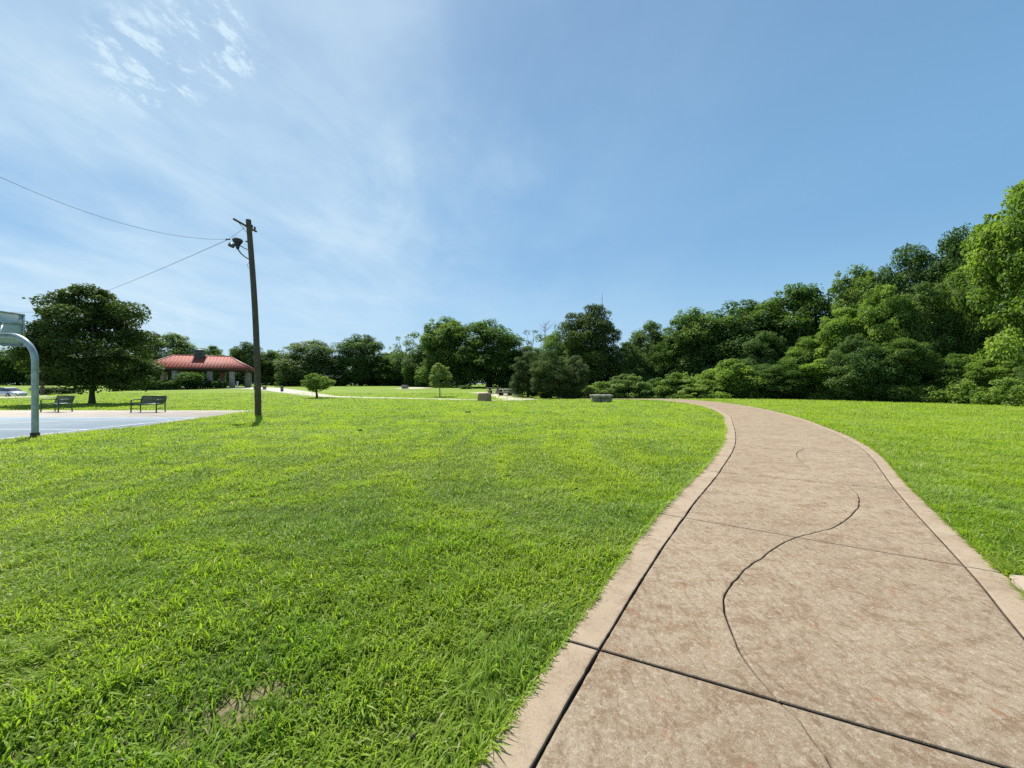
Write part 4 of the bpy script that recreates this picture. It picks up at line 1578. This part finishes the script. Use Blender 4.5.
# ------------------------------------------------------------------ utility pole, lamps, wires
M_iron = simple('dark_iron', (.028, .030, .034), .7, .0, spec=.3)
M_glassy = simple('lamp_glass', (.16, .18, .20), .2, 0)
M_insul = simple('dark_insulator', (.05, .04, .05), .3)
bx, by = (258.2 - 512) / F * 18.0, 18.0
tx, ty, tz = (248.4 - 512) / F * 18.15, 18.15, EYE + (384 - 220) / F * 18.15
pole = thing('utility_pole', 'leaning weathered wooden utility pole with a crossarm and floodlights behind the court', 'utility pole', (bx, by, 0))
vx, vy = tx - bx, ty - by


def onpole(z):
    f = z / tz
    return np.array([vx * f + .10 * math.sin(f * PI), vy * f, z])


MB().tube([onpole(z) if z > 0 else (0, 0, -.3) for z in np.linspace(-.01, tz, 12)], np.linspace(.138, .112, 12), 16).build('pole', M_pole, pole, True)
c0 = onpole(tz - .28)
m = MB()
ar = np.array([-.02, 0, 0])
m.tube([c0 + (-.20, -.72, .02), c0 + (-.13, 0, .0), c0 + (-.06, .62, -.02)], .055, 4)
m.build('crossarm', M_pole, pole)
MB().tube([c0 + (-.18, -.42, -.02), onpole(tz - .62) + (-.08, -.10, 0)], .012, 6).build('crossarm_brace', M_iron, pole)
MB().tube([c0 + (-.1, .42, -.05), onpole(tz - .62) + (-.06, .10, 0)], .012, 6).build('crossarm_brace', M_iron, pole)
for k, o_ in enumerate(((.34, .05), (.54, .05))):
    MB().lathe([(.03, .0), (.055, .03), (.035, .06), (.05, .09), (.02, .14)], 10, center=tuple(c0 + (-.08, o_[0], o_[1]))).build('insulator', M_insul, pole, True)
# lamp bracket: arms curving out to the left
pb = onpole(tz - 1.87)
pc_ = onpole(tz - 1.40)
head = onpole(tz - 1.26) + np.array([-.54, -.1, .02])
m = MB()
m.tube([pb + (-.1, 0, 0), pb + (-.27, -.05, .10), pb + (-.44, -.08, .25), head + (.0, 0, -.16), head + (0, 0, .10)], [.026, .026, .026, .030, .05], 10)
m.tube([pc_ + (-.1, 0, 0), pc_ + (-.22, -.03, .02), pc_ + (-.38, -.07, .11), head + (0, 0, .06)], .02, 8)
m.build('bracket', M_iron, pole, True)


MB().lathe([(.05, -.18), (.07, -.12), (.09, .0), (.17, .13), (.19, .16), (.19, .175)], 20, center=tuple(head)).build('floodlight', M_iron, pole, True)
hood = MB().lathe([(.21, .20), (.22, .22), (.19, .29), (.11, .34), (.04, .36)], 20, center=tuple(head)).build('lamp_hood', M_iron, pole, True)
MB().lathe([(.18, .1755), (.18, .1995)], 20, center=tuple(head)).build('lens', M_glassy, hood, True)
sb = MB().box(-.12, .12, -.06, .06, -.10, .10, .02).build('floodlight', M_iron, pole, loc=tuple(head + (-.22, -.08, -.02)))
sb.rotation_euler = (R(-25), R(20), R(25))
MB().box(-.10, .10, -.068, -.0615, -.08, .08).build('lens', M_glassy, sb)
MB().tube([onpole(tz - 1.02) + (-.2, 0, 0), onpole(tz - 1.02) + (-.1, 0, 0)], .035, 8).build('bolt', M_iron, pole)
MB().tube([pb + (-.1, 0, -.1), pb + (-.22, 0, -.28), pb + (-.12, 0, -.42)], .008, 5).build('cable', M_iron, pole)

# companion poles that carry the wires on
def plain_pole(x, y, h, label, group):
    t = thing('utility_pole', label, 'utility pole', (x, y, gz(x, y)), 0, group)
    MB().tube([(0, 0, -.3), (0, 0, h * .5), (.05, 0, h)], [.17, .15, .13], 12).build('pole', M_pole, t, True)
    MB().tube([(-.9, 0, h - .3), (.9, 0, h - .3)], .055, 4).build('crossarm', M_pole, t)
    return t


P2 = np.array([-61.0, 50.0])
Z2 = EYE + (384 - 312) / F * 50
plain_pole(P2[0], P2[1], Z2 - gz(*P2) + .3, 'distant wooden utility pole hidden among the leaves of the lone oak', None)


def wire(name, a, b, sag, label, r=.012):
    a, b = np.array(a, float), np.array(b, float)
    pts = []
    for t_ in np.linspace(0, 1, 40):
        p = a * (1 - t_) + b * t_
        p[2] -= 4 * sag * t_ * (1 - t_)
        pts.append(p)
    tag(MB().tube(pts, r, 6).build(name, M_iron), label, 'wire')


base = np.array([bx, by, 0])
splice = np.array([-13.204, 17.9, 8.218])
wire('power_line', splice, (-16.0, 8.0, 8.75), 1.1, 'upper overhead wire sagging from the floodlights of the leaning pole up to the left edge', .0065)
wire('power_line', splice, (P2[0], P2[1], Z2), .35, 'lower overhead wire running from the utility pole down behind the lone oak', .010)
wire('service_wire', base + c0 + (-.13, -.05, -.06), splice, .02, 'short slack wire joining the crossarm to the splice above the floodlight', .007)
tag(MB().tube([splice + (-.08, -.04, .0), splice + (.08, .03, .015)], .03, 8).build('splice_clamp', M_iron), 'small dark clamp where the overhead wires meet beside the floodlight', 'clamp')
wire('power_line', (P2[0], P2[1], Z2), (-110.0, 60.0, EYE + 74 / F * 60 + 2.6), .9, 'faint distant wire left of the lone oak crown', .014)

# ------------------------------------------------------------------ parked car
M_car = simple('silver_car_paint', (.52, .54, .56), .22, .5, var=.03)
M_win = simple('dark_car_glass', (.02, .025, .03), .06, 0, var=.1)
M_tyre = simple('tyre_rubber', (.02, .02, .02), .85)
M_rim = simple('alloy_rim', (.45, .45, .46), .3, .8)
M_lamp = simple('headlight_glass', (.70, .72, .74), .12, 0, var=.05)


def make_car(loc, rz, label):
    t = thing('parked_car', label, 'car', loc, rz)
    n = 15
    # side profile stations (x forward): half width, sill, belt, roof
    xs_ = [-2.2, -2.15, -1.9, -1.55, -1.1, -.6, 0, .45, .85, 1.25, 1.7, 2.05, 2.2, 2.25]
    belt = [.62, .80, .90, .94, .95, .96, .96, .95, .93, .88, .82, .72, .62, .5]
    hwid = [.70, .78, .86, .88, .90, .90, .90, .90, .90, .89, .87, .80, .70, .66]
    V, fc = [], []
    for x, b_, w_ in zip(xs_, belt, hwid):
        V += [(x, -w_ * .92, .22), (x, -w_, .45), (x, -w_ * .98, b_ * .85), (x, -w_ * .86, b_), (x, 0, b_ + .03), (x, w_ * .86, b_), (x, w_ * .98, b_ * .85), (x, w_, .45), (x, w_ * .92, .22)]
    for i in range(len(xs_) - 1):
        for k in range(9):
            fc.append([i * 9 + k, (i + 1) * 9 + k, (i + 1) * 9 + (k + 1) % 9, i * 9 + (k + 1) % 9])
    fc += [list(range(9)), [(len(xs_) - 1) * 9 + k for k in range(8, -1, -1)]]
    MB().add(V, fc).build('body', M_car, t, True)
    # cabin
    cb = [(-1.75, .93, .76, .78), (-1.2, 1.36, .68, .70), (-.5, 1.45, .62, .68), (.25, 1.42, .62, .68), (.55, 1.34, .66, .70), (1.22, .90, .76, .78)]
    V, fc = [], []
    for x, z_, wt, wb in cb:
        V += [(x, -.80, .90), (x, -wt, z_), (x, wt, z_), (x, .80, .90)]
    for i in range(len(cb) - 1):
        for k in range(3):
            fc.append([i * 4 + k, (i + 1) * 4 + k, (i + 1) * 4 + k + 1, i * 4 + k + 1])
    MB().add(V, fc).build('window', M_win, t)
    MB().add([(x, s * wt * .97, z_ + .012) for x, z_, wt, wb in cb[1:5] for s in (-1, 1)], [[i * 2, i * 2 + 2, i * 2 + 3, i * 2 + 1] for i in range(3)]).build('roof', M_car, t)
    for sx in (-1.35, 1.38):
        for sy in (-1, 1):
            w = MB()
            prof = [(.20, -.11), (.31, -.11), (.335, -.07), (.335, .07), (.31, .11), (.20, .11)]
            V, fc = [], []
            for r_, y_ in prof:
                for k in range(20):
                    a = 2 * PI * k / 20
                    V.append((sx + r_ * math.cos(a), sy * .80 + y_, .335 + r_ * math.sin(a)))
            for i in range(5):
                for k in range(20):
                    fc.append([i * 20 + k, i * 20 + (k + 1) % 20, (i + 1) * 20 + (k + 1) % 20, (i + 1) * 20 + k])
            wh = w.add(V, fc).build('wheel', M_tyre, t)
            V = [(sx + .21 * math.cos(2 * PI * k / 16), sy * .80 + y_, .335 + .21 * math.sin(2 * PI * k / 16)) for y_ in (-.09, .09) for k in range(16)]
            MB().add(V, [list(range(16)), list(range(31, 15, -1))] + [[k, (k + 1) % 16, 16 + (k + 1) % 16, 16 + k] for k in range(16)]).build('rim', M_rim, wh)
    for sy in (-1, 1):
        MB().box(2.08, 2.2, sy * .6 - .14, sy * .6 + .14, .58, .70, .02).build('headlight', M_lamp, t)
    return t


cd = 56.0
cx_ = (8.0 - 512) / F * cd
make_car((cx_, cd, gz(cx_, cd) + .03), R(-6), 'silver car parked at the far left edge behind the hoop post')
